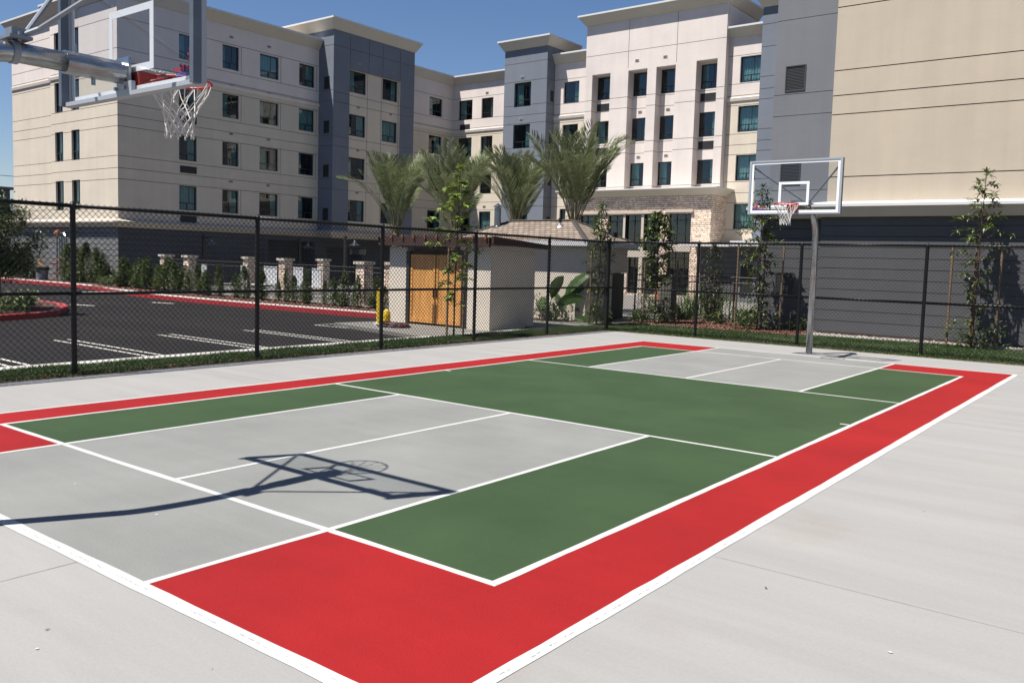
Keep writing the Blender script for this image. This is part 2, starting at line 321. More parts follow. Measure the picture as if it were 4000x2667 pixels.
# ------------------------------------------------------------------ facades
def facade(name, root, axis, at, u0, u1, z0, z1, mats, matfn=None, holes=(), recess=(), hg=(), vg=(), gd=.025, gw=.026, label=None, rm='reveal'):
    """wall in plane axis=at facing +X (axis 'X') or -Y (axis 'Y').
    holes: (u0,u1,z0,z1,depth) open;  recess: (u0,u1,z0,z1,depth) with back wall; hg: z or (z,u0,u1) reveal lines; vg: (u,z0,z1)"""
    U = {u0, u1}; Z = {z0, z1}; hgs = []
    for h in hg:
        zz, a, b = h if isinstance(h, tuple) else (h, u0, u1)
        if z0 < zz < z1: hgs.append((a, b, zz-gw/2, zz+gw/2)); U |= {a, b}; Z |= {zz-gw/2, zz+gw/2}
    for (u, a, b) in vg: hgs.append((u-gw/2, u+gw/2, a, b)); U |= {u-gw/2, u+gw/2}; Z |= {a, b}
    for h in list(holes)+list(recess): U |= {h[0], h[1]}; Z |= {h[2], h[3]}
    U = sorted(u for u in U if u0-1e-6 <= u <= u1+1e-6); Z = sorted(z for z in Z if z0-1e-6 <= z <= z1+1e-6)
    U = [u for i, u in enumerate(U) if i == 0 or u-U[i-1] > 1e-4]; Z = [z for i, z in enumerate(Z) if i == 0 or z-Z[i-1] > 1e-4]
    nu, nz = len(U)-1, len(Z)-1
    D = [[0]*nz for _ in range(nu)]; T = [[0]*nz for _ in range(nu)]   # T: 0 wall 1 hole 2 groove
    for i in range(nu):
        for j in range(nz):
            cu, cz = (U[i]+U[i+1])/2, (Z[j]+Z[j+1])/2
            base = 0
            for r in recess:
                if r[0] < cu < r[1] and r[2] < cz < r[3]: base = max(base, r[4])
            D[i][j] = base
            for g in hgs:
                if g[0] < cu < g[1] and g[2] < cz < g[3]: D[i][j] = base+gd; T[i][j] = 2
            for h in holes:
                if h[0] < cu < h[1] and h[2] < cz < h[3]: D[i][j] = base+h[4]; T[i][j] = 1
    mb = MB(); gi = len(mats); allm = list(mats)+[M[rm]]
    def P(u, d, z): return (at-d, u, z) if axis == 'X' else (u, at+d, z)
    def mi(i, j): return matfn((U[i]+U[i+1])/2, (Z[j]+Z[j+1])/2) if matfn else 0
    for i in range(nu):
        for j in range(nz):
            if T[i][j] != 1:
                d = D[i][j]
                mb.quad(P(U[i], d, Z[j]), P(U[i+1], d, Z[j]), P(U[i+1], d, Z[j+1]), P(U[i], d, Z[j+1]), gi if T[i][j] == 2 else mi(i, j))
            if i+1 < nu and abs(D[i][j]-D[i+1][j]) > 1e-5:
                a, b = D[i][j], D[i+1][j]; k = (i, j) if a < b else (i+1, j)
                mb.quad(P(U[i+1], a, Z[j]), P(U[i+1], b, Z[j]), P(U[i+1], b, Z[j+1]), P(U[i+1], a, Z[j+1]), gi if 2 in (T[i][j], T[i+1][j]) else mi(*k))
            if j+1 < nz and abs(D[i][j]-D[i][j+1]) > 1e-5:
                a, b = D[i][j], D[i][j+1]; k = (i, j) if a < b else (i, j+1)
                mb.quad(P(U[i], a, Z[j+1]), P(U[i+1], a, Z[j+1]), P(U[i+1], b, Z[j+1]), P(U[i], b, Z[j+1]), gi if 2 in (T[i][j], T[i][j+1]) else mi(*k))
    o = mb.build(name, allm, root)
    if label: o['label'] = label
    return o

WIN = {}
def window(root, axis, at, u0, u1, z0, z1, rec=.1, flavour=0):
    """a window set `rec` behind wall plane: frame, pane, curtain, interior"""
    w, h = round(u1-u0, 2), round(z1-z0, 2); key = (w, h, flavour)
    if key not in WIN:
        f = MB(); t = .045
        f.box(0, t, 0, .07, 0, h); f.box(w-t, w, 0, .07, 0, h); f.box(t, w-t, 0, .07, h-t, h); f.box(t, w-t, 0, .07, 0, t)
        zt = h*.29
        f.box(t, w-t, .005, .065, zt-.022, zt+.022); f.box(w*.5-.02, w*.5+.02, .008, .062, t, zt-.022)
        if w > .75 and flavour % 2 == 0: f.box(w*.62-.012, w*.62+.012, .02, .05, zt+.022, h-t)
        fm = f.build('window', M['frame'], local=True); COL.objects.unlink(fm)
        g = MB(); g.box(t, w-t, .03, .036, t, h-t); gm = g.build('pane', M['winglass'], local=True); COL.objects.unlink(gm)
        c = MB(); spans = [(.02, .42), (.60, .98), (.02, .30), (.72, .98), (.02, .98)][flavour % 5]
        n = 22; a, b = spans[0]*w, spans[1]*w
        pts = [(a+(b-a)*i/n, .16+.03*math.sin(i*1.9)+.01*math.sin(i*.7)) for i in range(n+1)]
        for i in range(n): c.quad((pts[i][0], pts[i][1], .04), (pts[i+1][0], pts[i+1][1], .04), (pts[i+1][0], pts[i+1][1], h-.04), (pts[i][0], pts[i][1], h-.04))
        cm = c.build('curtain', M['curtain'], local=True); COL.objects.unlink(cm)
        r = MB(); d = 1.1
        r.quad((0, d, 0), (w, d, 0), (w, d, h), (0, d, h)); r.quad((0, .072, 0), (0, d, 0), (0, d, h), (0, .072, h)); r.quad((w, .072, 0), (w, d, 0), (w, d, h), (w, .072, h))
        r.quad((0, .072, 0), (w, .072, 0), (w, d, 0), (0, d, 0)); r.quad((0, .072, h), (w, .072, h), (w, d, h), (0, d, h))
        rm = r.build('interior', M['interior'], local=True); COL.objects.unlink(rm)
        WIN[key] = (fm, gm, cm, rm)
    fm, gm, cm, rm = WIN[key]
    o = bpy.data.objects.new('window', fm.data); COL.objects.link(o); o.parent = root
    rl = Vector(root.location)
    if axis == 'X': o.location = Vector((at-rec, u0, z0))-rl; o.rotation_euler = (0, 0, R(90))
    else: o.location = Vector((u0, at+rec, z0))-rl
    for nm, s in (('pane', gm), ('curtain', cm), ('interior', rm)):
        k = bpy.data.objects.new(nm, s.data); COL.objects.link(k); k.parent = o
    return o

def louver(root, axis, at, u0, u1, z0, z1, m='louver', name='louver_vent', n=None, proud=.02):
    mb = MB(); rl = Vector(root.location)
    def bx(a, b, d0, d1, c, e, mi=0):
        if axis == 'X': mb.box(at-d1, at-d0, a, b, c, e, mi)
        else: mb.box(a, b, at+d0, at+d1, c, e, mi)
    t = .03
    bx(u0, u0+t, -proud, .05, z0, z1); bx(u1-t, u1, -proud, .05, z0, z1); bx(u0+t, u1-t, -proud, .05, z0, z0+t); bx(u0+t, u1-t, -proud, .05, z1-t, z1)
    n = n or max(3, int((z1-z0)/.07)); hh = (z1-z0-2*t)/n
    for i in range(n):
        bx(u0+t, u1-t, -.005, .02, z0+t+i*hh, z0+t+i*hh+hh*.55)
    bx(u0+t, u1-t, .021, .045, z0+t, z1-t, 1)
    return mb.build(name, [M[m], M['black']], root)

def wallvent(root, axis, at, u, z):
    mb = MB(); w, h = .25, .12
    def bx(a, b, d0, d1, c, e, mi=0):
        if axis == 'X': mb.box(at-d1, at-d0, a, b, c, e, mi)
        else: mb.box(a, b, at+d0, at+d1, c, e, mi)
    bx(u, u+w, -.03, .0, z, z+h); bx(u+.03, u+w-.03, -.034, -.0305, z+.02, z+.045, 1); bx(u+.03, u+w-.03, -.034, -.0305, z+.07, z+.095, 1)
    return mb.build('wall_vent', [M['ventw'], M['black']], root)

def cornice(root, pts, zb, zt, over, name='cornice', mats=('cornice', 'cap'), cap=.10, prof=None, ends=True):
    """pts: wall corner polyline in plan, outward side on the right when walking; mitred axis aligned sweep"""
    prof = prof or [(0, zb, 0), (.05, zb, 0), (over, zt-cap, 0), (over+.03, zt-cap, 1), (over+.03, zt, 1), (-.35, zt, 1)]
    n = len(pts); vs = []
    for i, (x, y) in enumerate(pts):
        ns = []
        if i > 0: dx, dy = x-pts[i-1][0], y-pts[i-1][1]; l = math.hypot(dx, dy); ns.append((dy/l, -dx/l))
        if i < n-1: dx, dy = pts[i+1][0]-x, pts[i+1][1]-y; l = math.hypot(dx, dy); ns.append((dy/l, -dx/l))
        if len(ns) == 2: nx, ny = ns[0][0]+ns[1][0], ns[0][1]+ns[1][1]
        else: nx, ny = ns[0]
        for o, z, _ in prof: vs.append((x+nx*o, y+ny*o, z))
    k = len(prof); mb = MB()
    for i in range(n-1):
        for j in range(k-1):
            a = i*k+j; mb.add([vs[a], vs[a+1], vs[a+k+1], vs[a+k]], [(0, 1, 2, 3)], prof[j+1][2])
    if ends:
        mb.add(vs[:k], [tuple(range(k))], 0); mb.add(vs[-k:], [tuple(range(k-1, -1, -1))], 0)
    return mb.build(name, [M[m] for m in mats], root)

ROWS = [13.44, 10.74, 8.05, 5.36]
HG = [13.52, 11.97, 11.33, 10.79, 9.22, 8.62, 8.08, 6.58, 5.96, 5.40, 3.90]
X0 = -37.23; YE = 12.78; ZB, ZT = 14.52, 15.13

hotel = thing('hotel_building', (X0, YE, 0), 'five storey hotel in pink white, cream and blue grey stucco around the courtyard', 'building')
def two(u, z): return 0 if z > 11.1 else 1
# left wing, +X face
cols = [(16.2, 17.27), (18.87, 19.95), (21.36, 22.7), (24.2, 25.4)]
wins = []
for ci, (a, b) in enumerate(cols):
    for ri, zt in enumerate(ROWS): wins.append((a, b, zt-1.32, zt, (ci*2+ri*3) % 5))
lv = [(16.25, 17.25, zt-2.0, zt-1.62) for zt in ROWS]
facade('wing_wall', hotel, 'X', X0, YE, 25.72, 3.1, ZB+.1, [M['pink'], M['cream']], two,
       holes=[(w[0], w[1], w[2], w[3], .18) for w in wins]+[(l[0], l[1], l[2], l[3], .06) for l in lv],
       hg=[HG[0]]+HG[1:], vg=[(b+.14, zt-1.47, zt+.08) for a, b in cols[1:] for zt in ROWS], label='shaded courtyard face of the left wing')
for w in wins: window(hotel, 'X', X0, w[0], w[1], w[2], w[3], .1, w[4])
for l in lv: louver(hotel, 'X', X0, *l)
for zt in ROWS:
    for u in (19.3, 21.85): wallvent(hotel, 'X', X0, u, zt+.42)
# left wing, end face
ecols = [(-44.07, -43.12), (-42.16, -41.25)]
ew = [(a, b, zt-1.5, zt+.12, (i+j) % 2*2) for i, (a, b) in enumerate(ecols) for j, zt in enumerate(ROWS)]
facade('end_wall', hotel, 'Y', YE, -44.55, X0, 3.1, ZB+.1, [M['pink'], M['cream']], two, holes=[(w[0], w[1], w[2], w[3], .2) for w in ew], hg=HG, label='sunlit end face of the left wing')
for w in ew: window(hotel, 'Y', YE, w[0], w[1], w[2], w[3], .1, w[4])
facade('end_wall', hotel, 'Y', YE+.22, -50.0, -44.55, 3.1, ZB+.1, [M['pink'], M['cream']], two, hg=HG)
mb = MB(); mb.box(-50.0, -44.6, YE+.3, YE+9, 3.1, 15.0); mb.box(-50, X0-1.4, 22, 26, 3.1, 15.0); mb.box(-44.55, -44.5, YE+.002, YE+.22, 3.1, ZB)
mb.build('rear_wall', M['cream'], hotel)
cornice(hotel, [(-50.0, YE+9), (-50.0, YE+.22), (-44.55, YE+.22)], ZB-.15, ZT-.1, .4)
cornice(hotel, [(-44.55, YE+.5), (-44.55, YE), (X0, YE), (X0, 25.72)], ZB, ZT, .4)
belt = lambda pts: cornice(hotel, pts, 11.02, 11.24, .05, 'belt_course', ('pink', 'pink'), prof=[(0, 11.02, 0), (.06, 11.04, 0), (.09, 11.2, 0), (0, 11.25, 0)])
belt([(-50, YE+.22), (-44.55, YE+.22), (-44.55, YE), (X0, YE), (X0, 25.72)])
# left tower
XT = -35.85; YT = 32.78
mb = MB()
facade('tower_wall', hotel, 'Y', 25.72, X0, XT, 3.1, 15.72, [M['slate']], holes=[(-36.7, -36.2, zt-1.38, zt-.62, .08) for zt in ROWS], hg=[14.69]+[11.97, 11.35, 9.22, 8.6, 6.6, 5.96, 3.9], label='narrow side of the blue grey tower')
for zt in ROWS: louver(hotel, 'Y', 25.72, -36.7, -36.2, zt-1.38, zt-.62)
tw = [(a, b, zt-1.35, zt, (i*3+j) % 5) for i, (a, b) in enumerate([(27.1, 28.5), (29.95, 31.33)]) for j, zt in enumerate(ROWS)]
facade('tower_wall', hotel, 'X', XT, 25.72, YT, 3.1, 15.72, [M['slate'], M['cream']], lambda u, z: 1 if (27.02 < u < 31.45 and z < 13.47) else 0,
       recess=[(27.03, 31.4, 3.1, 13.47, .12)], holes=[(w[0], w[1], w[2], w[3], .18) for w in tw], hg=[14.69]+[11.87, 11.29, 9.18, 8.6, 6.55, 5.93, 3.85], vg=[(28.64, 3.1, 15.5), (29.86, 3.1, 15.5), (27.06, 13.5, 15.5), (31.43, 13.5, 15.5)],
       label='shaded blue grey face of the tower with a cream panel')
for w in tw: window(hotel, 'X', XT-.12, w[0], w[1], w[2], w[3], .08, w[4])
for zt in ROWS:
    for u in (27.75, 30.6): wallvent(hotel, 'X', XT-(.0 if zt > 13 else .12), u, zt+.42)
cornice(hotel, [(-41, 25.72), (XT, 25.72), (XT, YT), (-38, YT)], 15.62, 16.28, .36)
mb = MB(); mb.box(-41, X0, 25.75, YT, 15.0, 15.9); mb.build('tower_top', M['slate'], hotel)
# beyond the tower
bw = [(35.76, 37.13, zt-1.37, zt-.08, j % 5) for j, zt in enumerate(ROWS)]
facade('rear_wing_wall', hotel, 'X', X0, YT, 38.3, 3.1, ZB+.1, [M['pink'], M['cream']], two, holes=[(w[0], w[1], w[2], w[3], .18) for w in bw], hg=HG)
for w in bw: window(hotel, 'X', X0, w[0], w[1], w[2], w[3], .1, w[4])
# central face between corner and grey tower
YC = 38.3
cw = [(a, b, zt-1.47, zt-.06, (i+j) % 5) for i, (a, b) in enumerate([(-36.7, -35.35), (-34.48, -33.4)]) for j, zt in enumerate(ROWS)]
facade('central_wall', hotel, 'Y', YC, X0, -30.0, 3.1, ZB+.1, [M['pink'], M['cream']], two, holes=[(w[0], w[1], w[2], w[3], .2) for w in cw]+[(-36.5, -35.55, zt-2.27, zt-1.8, .06) for zt in ROWS], hg=HG)
for w in cw: window(hotel, 'Y', YC, w[0], w[1], w[2], w[3], .12, w[4])
for zt in ROWS: louver(hotel, 'Y', YC, -36.5, -35.55, zt-2.27, zt-1.8); wallvent(hotel, 'Y', YC, -34.12, zt+.25)
cornice(hotel, [(X0, YT), (X0, YC), (-30.0, YC)], ZB, ZT, .36)
belt([(X0, YT), (X0, YC), (-30.0, YC)])
# grey tower
YG = 35.6; XG0, XG1 = -30.28, -26.8
gw_ = [(-29.42, -28.05, zt-1.55, zt, j % 5) for j, zt in enumerate(ROWS)]
facade('grey_tower_wall', hotel, 'Y', YG, XG0, XG1, 0, 15.72, [M['slate']], holes=[(w[0], w[1], w[2], w[3], .2) for w in gw_], hg=[14.69]+HG, label='blue grey tower front')
for w in gw_: window(hotel, 'Y', YG, w[0], w[1], w[2], w[3], .14, w[4])
for zt in ROWS: wallvent(hotel, 'Y', YG, -28.9, zt+.3)
facade('grey_tower_wall', hotel, 'X', XG1, YG, 39.0, 0, 15.72, [M['slate']], holes=[(36.03, 36.35, zt-1.3, zt-.62, .06) for zt in ROWS], hg=[14.69]+HG)
for zt in ROWS: louver(hotel, 'X', XG1, 36.03, 36.35, zt-1.3, zt-.62)
mb = MB(); mb.box(XG0, XG0+.05, YG+.04, 38.3, 3.1, 15.7); mb.box(XG0, XG1-.05, 38.4, 39, ZB, 15.7); mb.build('grey_tower_side', M['slate'], hotel)
cornice(hotel, [(XG0, 39), (XG0, YG), (XG1, YG), (XG1, 39)], 15.58, 16.2, .36)
# segment left of the pink block
YL = 36.5
lw = [(-26.1, -24.9, zt-1.45, zt-.1, (j+1) % 5) for j, zt in enumerate(ROWS)]
facade('link_wall', hotel, 'Y', YL, XG1, -23.8, 0, ZB+.1, [M['pink'], M['cream']], two, holes=[(w[0], w[1], w[2], w[3], .2) for w in lw], hg=HG)
for w in lw: window(hotel, 'Y', YL, w[0], w[1], w[2], w[3], .12, w[4])
cornice(hotel, [(XG1, YL), (-23.8, YL)], ZB, ZT, .36); belt([(XG1, YL), (-23.8, YL)])
# pink block
YP = 35.7; PX0, PX1 = -23.92, -14.67
bays = [(-23.42, -22.12), (-20.87, -19.58), (-18.98, -17.73), (-16.43, -15.15)]
pz_ = [13.42, 10.72, 8.03]
pw = [(a+.0, b, zt-1.5, zt-.04) for a, b in bays for zt in pz_]
lou = [(a+.05, b-.1, zt-2.2, zt-1.75) for a, b in (bays[0], bays[3]) for zt in pz_[:2]]
facade('pink_wall', hotel, 'Y', YP, PX0, PX1, 5.8, 16.45, [M['pink'], M['cream']], lambda u, z: 0 if z > 8.3 else 0,
       recess=[(a, b, 6.3, 13.36 if i in (0, 1, 2) else 13.42, .6) for i, (a, b) in enumerate(bays)],
       holes=[(w[0]+.02, w[1]-.02, w[2], w[3]-.07, .12) for w in pw]+[(l[0], l[1], l[2], l[3], .05) for l in lou],
       hg=[14.5]+[(z, PX0, PX1) for z in (11.82, 11.18, 9.12, 8.5, 6.45)], vg=[(-20.9, 13.5, 16.4), (-17.7, 13.5, 16.4)], label='tall pink white block with deep window bays')
for k, w in enumerate(pw): window(hotel, 'Y', YP+.6, w[0]+.02, w[1]-.02, w[2], w[3]-.07, .06, [1, 0, 2, 3, 1, 0, 1, 3, 0, 2, 1, 1][k])
for l in lou: louver(hotel, 'Y', YP+.6, *l)
for a, b in bays[1:3]:
    wallvent(hotel, 'Y', YP, (a+b)/2-.2, 13.42+.42)
    for zt in pz_[1:]: wallvent(hotel, 'Y', YP+.6, (a+b)/2-.2, zt+.2)
facade('pink_wall', hotel, 'X', PX1, YP, 40.0, 5.8, 16.45, [M['pink']], vg=[(35.95, 15, 16.4)])
mb = MB(); mb.box(PX0, PX0+.05, YP+.05, 40, 5.8, 16.4); mb.box(PX0, PX1-.05, 39.9, 40, 14.5, 16.4); mb.build('pink_side_wall', M['pink'], hotel)
cornice(hotel, [(PX0, 40), (PX0, YP), (PX1, YP), (PX1, 40)], 16.35, 16.95, .42)
# right segment
YR = 36.15; 
rw = [(-13.98, -12.78, zt-1.42, zt-.0, 4 if j != 0 else 4) for j, zt in enumerate(ROWS)]
facade('link_wall', hotel, 'Y', YR, PX1, -11.9, 0, ZB+.1, [M['pink'], M['cream']], two, holes=[(w[0], w[1], w[2], w[3], .2) for w in rw], hg=HG)
for w in rw: window(hotel, 'Y', YR, w[0], w[1], w[2], w[3], .12, w[4])
cornice(hotel, [(PX1, YR), (-12.3, YR)], ZB, ZT-.05, .36); belt([(PX1, YR), (-12.3, YR)])
# tower behind the right wing
facade('grey_tower_wall', hotel, 'Y', 35.0, -12.34, -4.0, 3.1, 15.72, [M['slate']], hg=[14.69]+HG)
mb = MB(); mb.box(-12.34, -12.3, 35.03, 39, 3.1, 15.7); mb.build('grey_tower_side', M['slate'], hotel)
cornice(hotel, [(-12.34, 39), (-12.34, 35.0), (-4.0, 35.0)], 15.58, 16.2, .36)
# ground floor: dark siding plus ledge
SG = [.29*i for i in range(1, 11)]
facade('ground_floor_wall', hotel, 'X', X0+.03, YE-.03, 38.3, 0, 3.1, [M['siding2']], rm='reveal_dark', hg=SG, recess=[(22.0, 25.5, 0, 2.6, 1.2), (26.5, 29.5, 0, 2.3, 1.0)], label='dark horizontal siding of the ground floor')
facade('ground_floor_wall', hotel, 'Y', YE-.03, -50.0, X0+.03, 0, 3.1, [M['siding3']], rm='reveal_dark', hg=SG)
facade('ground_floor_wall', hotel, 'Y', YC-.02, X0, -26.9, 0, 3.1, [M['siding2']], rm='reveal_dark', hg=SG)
LP = [(0, 2.93, 0), (.14, 2.93, 0), (.33, 3.17, 0), (.36, 3.17, 1), (.36, 3.24, 1), (.30, 3.26, 1), (0, 3.38, 1)]
def ledge(root, pts, dz=0, name='ledge', over=0, ends=True):
    return cornice(root, pts, 0, 0, 0, name, ('cornice', 'trim'), prof=[(o, z+dz, m) for o, z, m in LP], ends=ends)
ledge(hotel, [(-50.0, YE), (X0, YE), (X0, 25.72), (XT, 25.72), (XT, YT), (X0, YT), (X0, YC), (-30.3, YC)])
mb = MB(); mb.box(X0-.02, XT, 25.75, YT-.03, 2.9, 3.12); mb.build('tower_soffit', M['cornice'], hotel)
# entrance block of ledge stone
YS = 34.3; SX0, SX1 = -24.14, -14.45
op = [(-23.05, -21.62, 2.6, 4.66), (-21.05, -19.98, 2.6, 4.68), (-19.83, -18.77, 2.6, 4.69), (-18.6, -17.54, 2.6, 4.72), (-17.04, -15.63, 2.62, 4.73),
      (-23.05, -21.62, .1, 2.2), (-21.05, -19.98, .1, 2.2), (-19.62, -18.82, .1, 2.53), (-18.6, -17.54, .1, 2.56), (-17.04, -15.63, .1, 2.58)]
facade('stone_wall', hotel, 'Y', YS, SX0, SX1, 0, 5.75, [M['stone']], holes=[(*o, .25) for o in op], label='ledge stone entrance block')
facade('stone_wall', hotel, 'X', SX1, YS, YR, 0, 5.75, [M['stone']])
mb = MB(); mb.box(SX0, SX0+.05, YS+.05, YL, 0, 5.75); mb.build('stone_wall', M['stone'], hotel)
cornice(hotel, [(SX0, YL), (SX0, YS), (SX1, YS), (SX1, YR)], 5.74, 6.15, .45, 'entrance_cornice', cap=.06)
mb = MB(); mb.box(SX0, SX1-.02, YS+.02, YP+.02, 5.9, 6.12); mb.build('entrance_roof', M['cap'], hotel)
for (a, b, z) in ((-23.3, -17.47, 4.74), (-17.2, -15.5, 4.79)):
    mb = MB(); mb.box(a, b, YS-.12, YS-.002, z, z+.16); mb.build('lintel', M['trim'], hotel)
for i, (a, b, c, d) in enumerate(op):
    fr = MB(); t = .05
    fr.box(a, a+t, YS+.15, YS+.22, c, d); fr.box(b-t, b, YS+.15, YS+.22, c, d); fr.box(a+t, b-t, YS+.15, YS+.22, c, c+t); fr.box(a+t, b-t, YS+.15, YS+.22, d-t, d)
    nv = 2 if (b-a) > 1.2 else 1
    for k in range(nv): x = a+(b-a)*((.33+.38*k) if nv == 2 else .5); fr.box(x-.02, x+.02, YS+.155, YS+.215, c+t, d-t)
    for fz in ((d-.37), (c+(d-c)*.45 if i < 5 else c+.72)): fr.box(a+t, b-t, YS+.15, YS+.21, fz-.02, fz+.02)
    w = fr.build('window', M['doorgrey'] if 0 else M['frame'], hotel)
    g = MB(); g.box(a+t, b-t, YS+.185, YS+.19, c+t, d-t); g.build('pane', M['winglass'], w, root=hotel)
    q = MB(); y2 = YS+1.3; q.quad((a, y2, c), (b, y2, c), (b, y2, d), (a, y2, d)); q.quad((a, YS+.25, c), (a, y2, c), (a, y2, d), (a, YS+.25, d)); q.quad((b, YS+.25, c), (b, y2, c), (b, y2, d), (b, YS+.25, d))
    q.quad((a, YS+.25, d), (b, YS+.25, d), (b, y2, d), (a, y2, d)); q.quad((a, YS+.25, c), (b, YS+.25, c), (b, y2, c), (a, y2, c))
    q.build('interior', M['interior'], w, root=hotel)
for (a, b, c, d) in ((-21.1, -17.5, 2.22, 2.6), (-17.06, -15.6, 2.59, 2.98), (-19.98, -19.83, .0, 4.72), (-18.77, -18.6, 2.6, 4.72), (-18.85, -18.62, .1, 2.2), (-19.66, -19.6, .1, 2.2)):
    mb = MB(); mb.box(a, b, YS-.03, YS+.14, c, d); mb.build('spandrel', M['trim'], hotel)
# service entry right of the stone block
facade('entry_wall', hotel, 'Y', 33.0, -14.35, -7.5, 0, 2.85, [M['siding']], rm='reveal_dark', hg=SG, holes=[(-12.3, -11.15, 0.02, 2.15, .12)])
mb = MB(); mb.box(-15.3, -12.4, 32.2, 36.1, 2.86, 3.04); mb.box(-12.4, -7.5, 32.3, 36.0, 2.90, 3.16); mb.build('entry_canopy', M['cap'], hotel)
mb = MB(); mb.box(-12.28, -11.17, 33.05, 33.1, .03, 2.13, 0); mb.box(-12.05, -11.4, 33.03, 33.045, .25, 1.95, 1); mb.build('entry_door', [M['doorgrey'], M['black']], hotel)

# ------------------------------------------------------------------ right wing
YW = 14.48
wing = thing('hotel_wing', (-1.8, YW, 0), 'blank tan stucco wing above dark grey siding, right of the far hoop', 'building')
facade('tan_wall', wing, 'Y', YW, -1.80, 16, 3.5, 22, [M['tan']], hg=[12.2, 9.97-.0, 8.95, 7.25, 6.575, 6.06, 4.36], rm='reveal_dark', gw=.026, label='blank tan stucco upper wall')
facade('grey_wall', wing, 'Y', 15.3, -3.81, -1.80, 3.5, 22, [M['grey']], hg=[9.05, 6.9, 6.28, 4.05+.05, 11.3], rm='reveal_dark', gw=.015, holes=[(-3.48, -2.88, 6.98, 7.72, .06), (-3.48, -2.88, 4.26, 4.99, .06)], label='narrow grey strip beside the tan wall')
louver(wing, 'Y', 15.3, -3.48, -2.88, 6.98, 7.72, n=16); louver(wing, 'Y', 15.3, -3.48, -2.88, 4.26, 4.99, n=16)
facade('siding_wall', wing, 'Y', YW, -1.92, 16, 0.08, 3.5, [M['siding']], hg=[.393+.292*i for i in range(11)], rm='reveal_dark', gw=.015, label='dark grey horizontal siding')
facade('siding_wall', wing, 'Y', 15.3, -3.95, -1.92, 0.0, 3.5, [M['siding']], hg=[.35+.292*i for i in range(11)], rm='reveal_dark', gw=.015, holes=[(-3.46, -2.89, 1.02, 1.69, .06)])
louver(wing, 'Y', 15.3, -3.46, -2.89, 1.02, 1.69, n=14)
mb = MB(); mb.box(-1.92, -1.86, YW+.04, 15.3, .08, 3.3); mb.box(-1.8, -1.76, YW+.04, 15.3, 3.4, 22); mb.box(-3.95, -3.9, 15.34, 30, 0, 3.4); mb.box(-3.81, -3.77, 15.34, 30, 3.4, 22)
mb.build('side_wall', M['grey'], wing)
cornice(wing, [(-3.95, 17), (-3.95, 15.3), (-1.9, 15.3), (-1.9, YW), (16, YW)], 0, 0, 0, 'ledge', ('trim', 'cap'), prof=[(0, 3.26, 0), (.18, 3.26, 0), (.34, 3.525, 0), (.38, 3.525, 1), (.38, 3.60, 1), (.34, 3.62, 1), (0, 3.68, 1)])
mb = MB(); mb.box(-1.9, 16, YW-.03, YW-.002, 0.0, .075); mb.build('base_strip', M['brown'], wing)

# ------------------------------------------------------------------ ground
def sheet(name, pts, z, m, z0=None, kindset='structure', label=None, cat=None):
    mb = MB(); n = len(pts)
    mb.add([(x, y, z) for x, y in pts], [tuple(range(n))])
    if z0 is not None:
        for i in range(n):
            a, b = pts[i], pts[(i+1) % n]; mb.quad((a[0], a[1], z0), (b[0], b[1], z0), (b[0], b[1], z), (a[0], a[1], z))
    o = mb.build(name, m if isinstance(m, list) else M[m])
    return tag(o, label, cat, None, kindset)
def rect(a, b, c, d): return [(a, c), (b, c), (b, d), (a, d)]
sheet('ground', rect(-500, 500, -500, 500), -.22, 'soil')
sheet('parking_lot', rect(-120, -7.6, -60, 14), -.15, 'asphalt')
sheet('pool_deck', [(-7.3, 9.0), (-7.3, 39), (-60, 39), (-60, 12.0), (-44, 12.0), (-36.7, 11.2), (-30.3, 9.95), (-26.5, 9.4), (-19.6, 9.4), (-13.8, 9.5), (-12.0, 9.0)], -.004, 'deck', -.2)
sheet('courtyard_ground', rect(-7.3, 16, 9.9, 39), -.008, 'deck', -.2)
pad = sheet('court_pad', rect(-5.98, 16, -16, 9.75), 0, 'conc', -.2)
# pad joints
mb = MB()
for (a, b, c, d) in ((1.243, 1.255, -16, -7.66), (3.95, 16, -5.066, -5.061), (-5.98, -3.80, -2.55, -2.543), (1.47, 1.48, 7.89, 9.75), (3.91, 3.918, 7.9, 9.75), (3.93, 16, 1.4, 1.41), (-5.98, -3.80, 3.3, 3.307)):
    mb.quad((a, c, .0012), (b, c, .0012), (b, d, .0012), (a, d, .0012))
tag(mb.build('pad_joint', M['joint']), kind='structure')
# painted court
CX0, CX1, CY0, CY1 = -3.74, 3.87, -7.61, 7.85
IX0, IX1, IY0, IY1 = -3.125, 3.225, -6.33, 6.706
K = 1.829; KN, KF = -2.03, 2.51
def cs(name, a, b, c, d, m, z=.004): return sheet(name, rect(a, b, c, d), z, m)
mb = MB()
def q(a, b, c, d, z=.0016, mi=0): mb.quad((a, c, z), (b, c, z), (b, d, z), (a, d, z), mi)
q(CX0, IX0, CY0, CY1); q(IX1, CX1, CY0, CY1); q(IX0, -K, CY0, IY0); q(K, IX1, CY0, IY0); q(IX0, -K, IY1, CY1); q(K, IX1, IY1, CY1)
tag(mb.build('red_court_border', M['cred']), kind='structure')
mb = MB(); q(IX0, IX1, KN, KF); q(IX0, -K, IY0, KN); q(K, IX1, IY0, KN); q(IX0, -K, KF, IY1); q(K, IX1, KF, IY1)
tag(mb.build('green_court_surface', M['cgreen']), kind='structure')
mb = MB(); q(-K, K, CY0, KN); q(-K, K, KF, CY1)
tag(mb.build('grey_court_key', M['cgrey']), kind='structure')
mb = MB(); W = .025; ZL = .0030; lrng = random.Random(12)
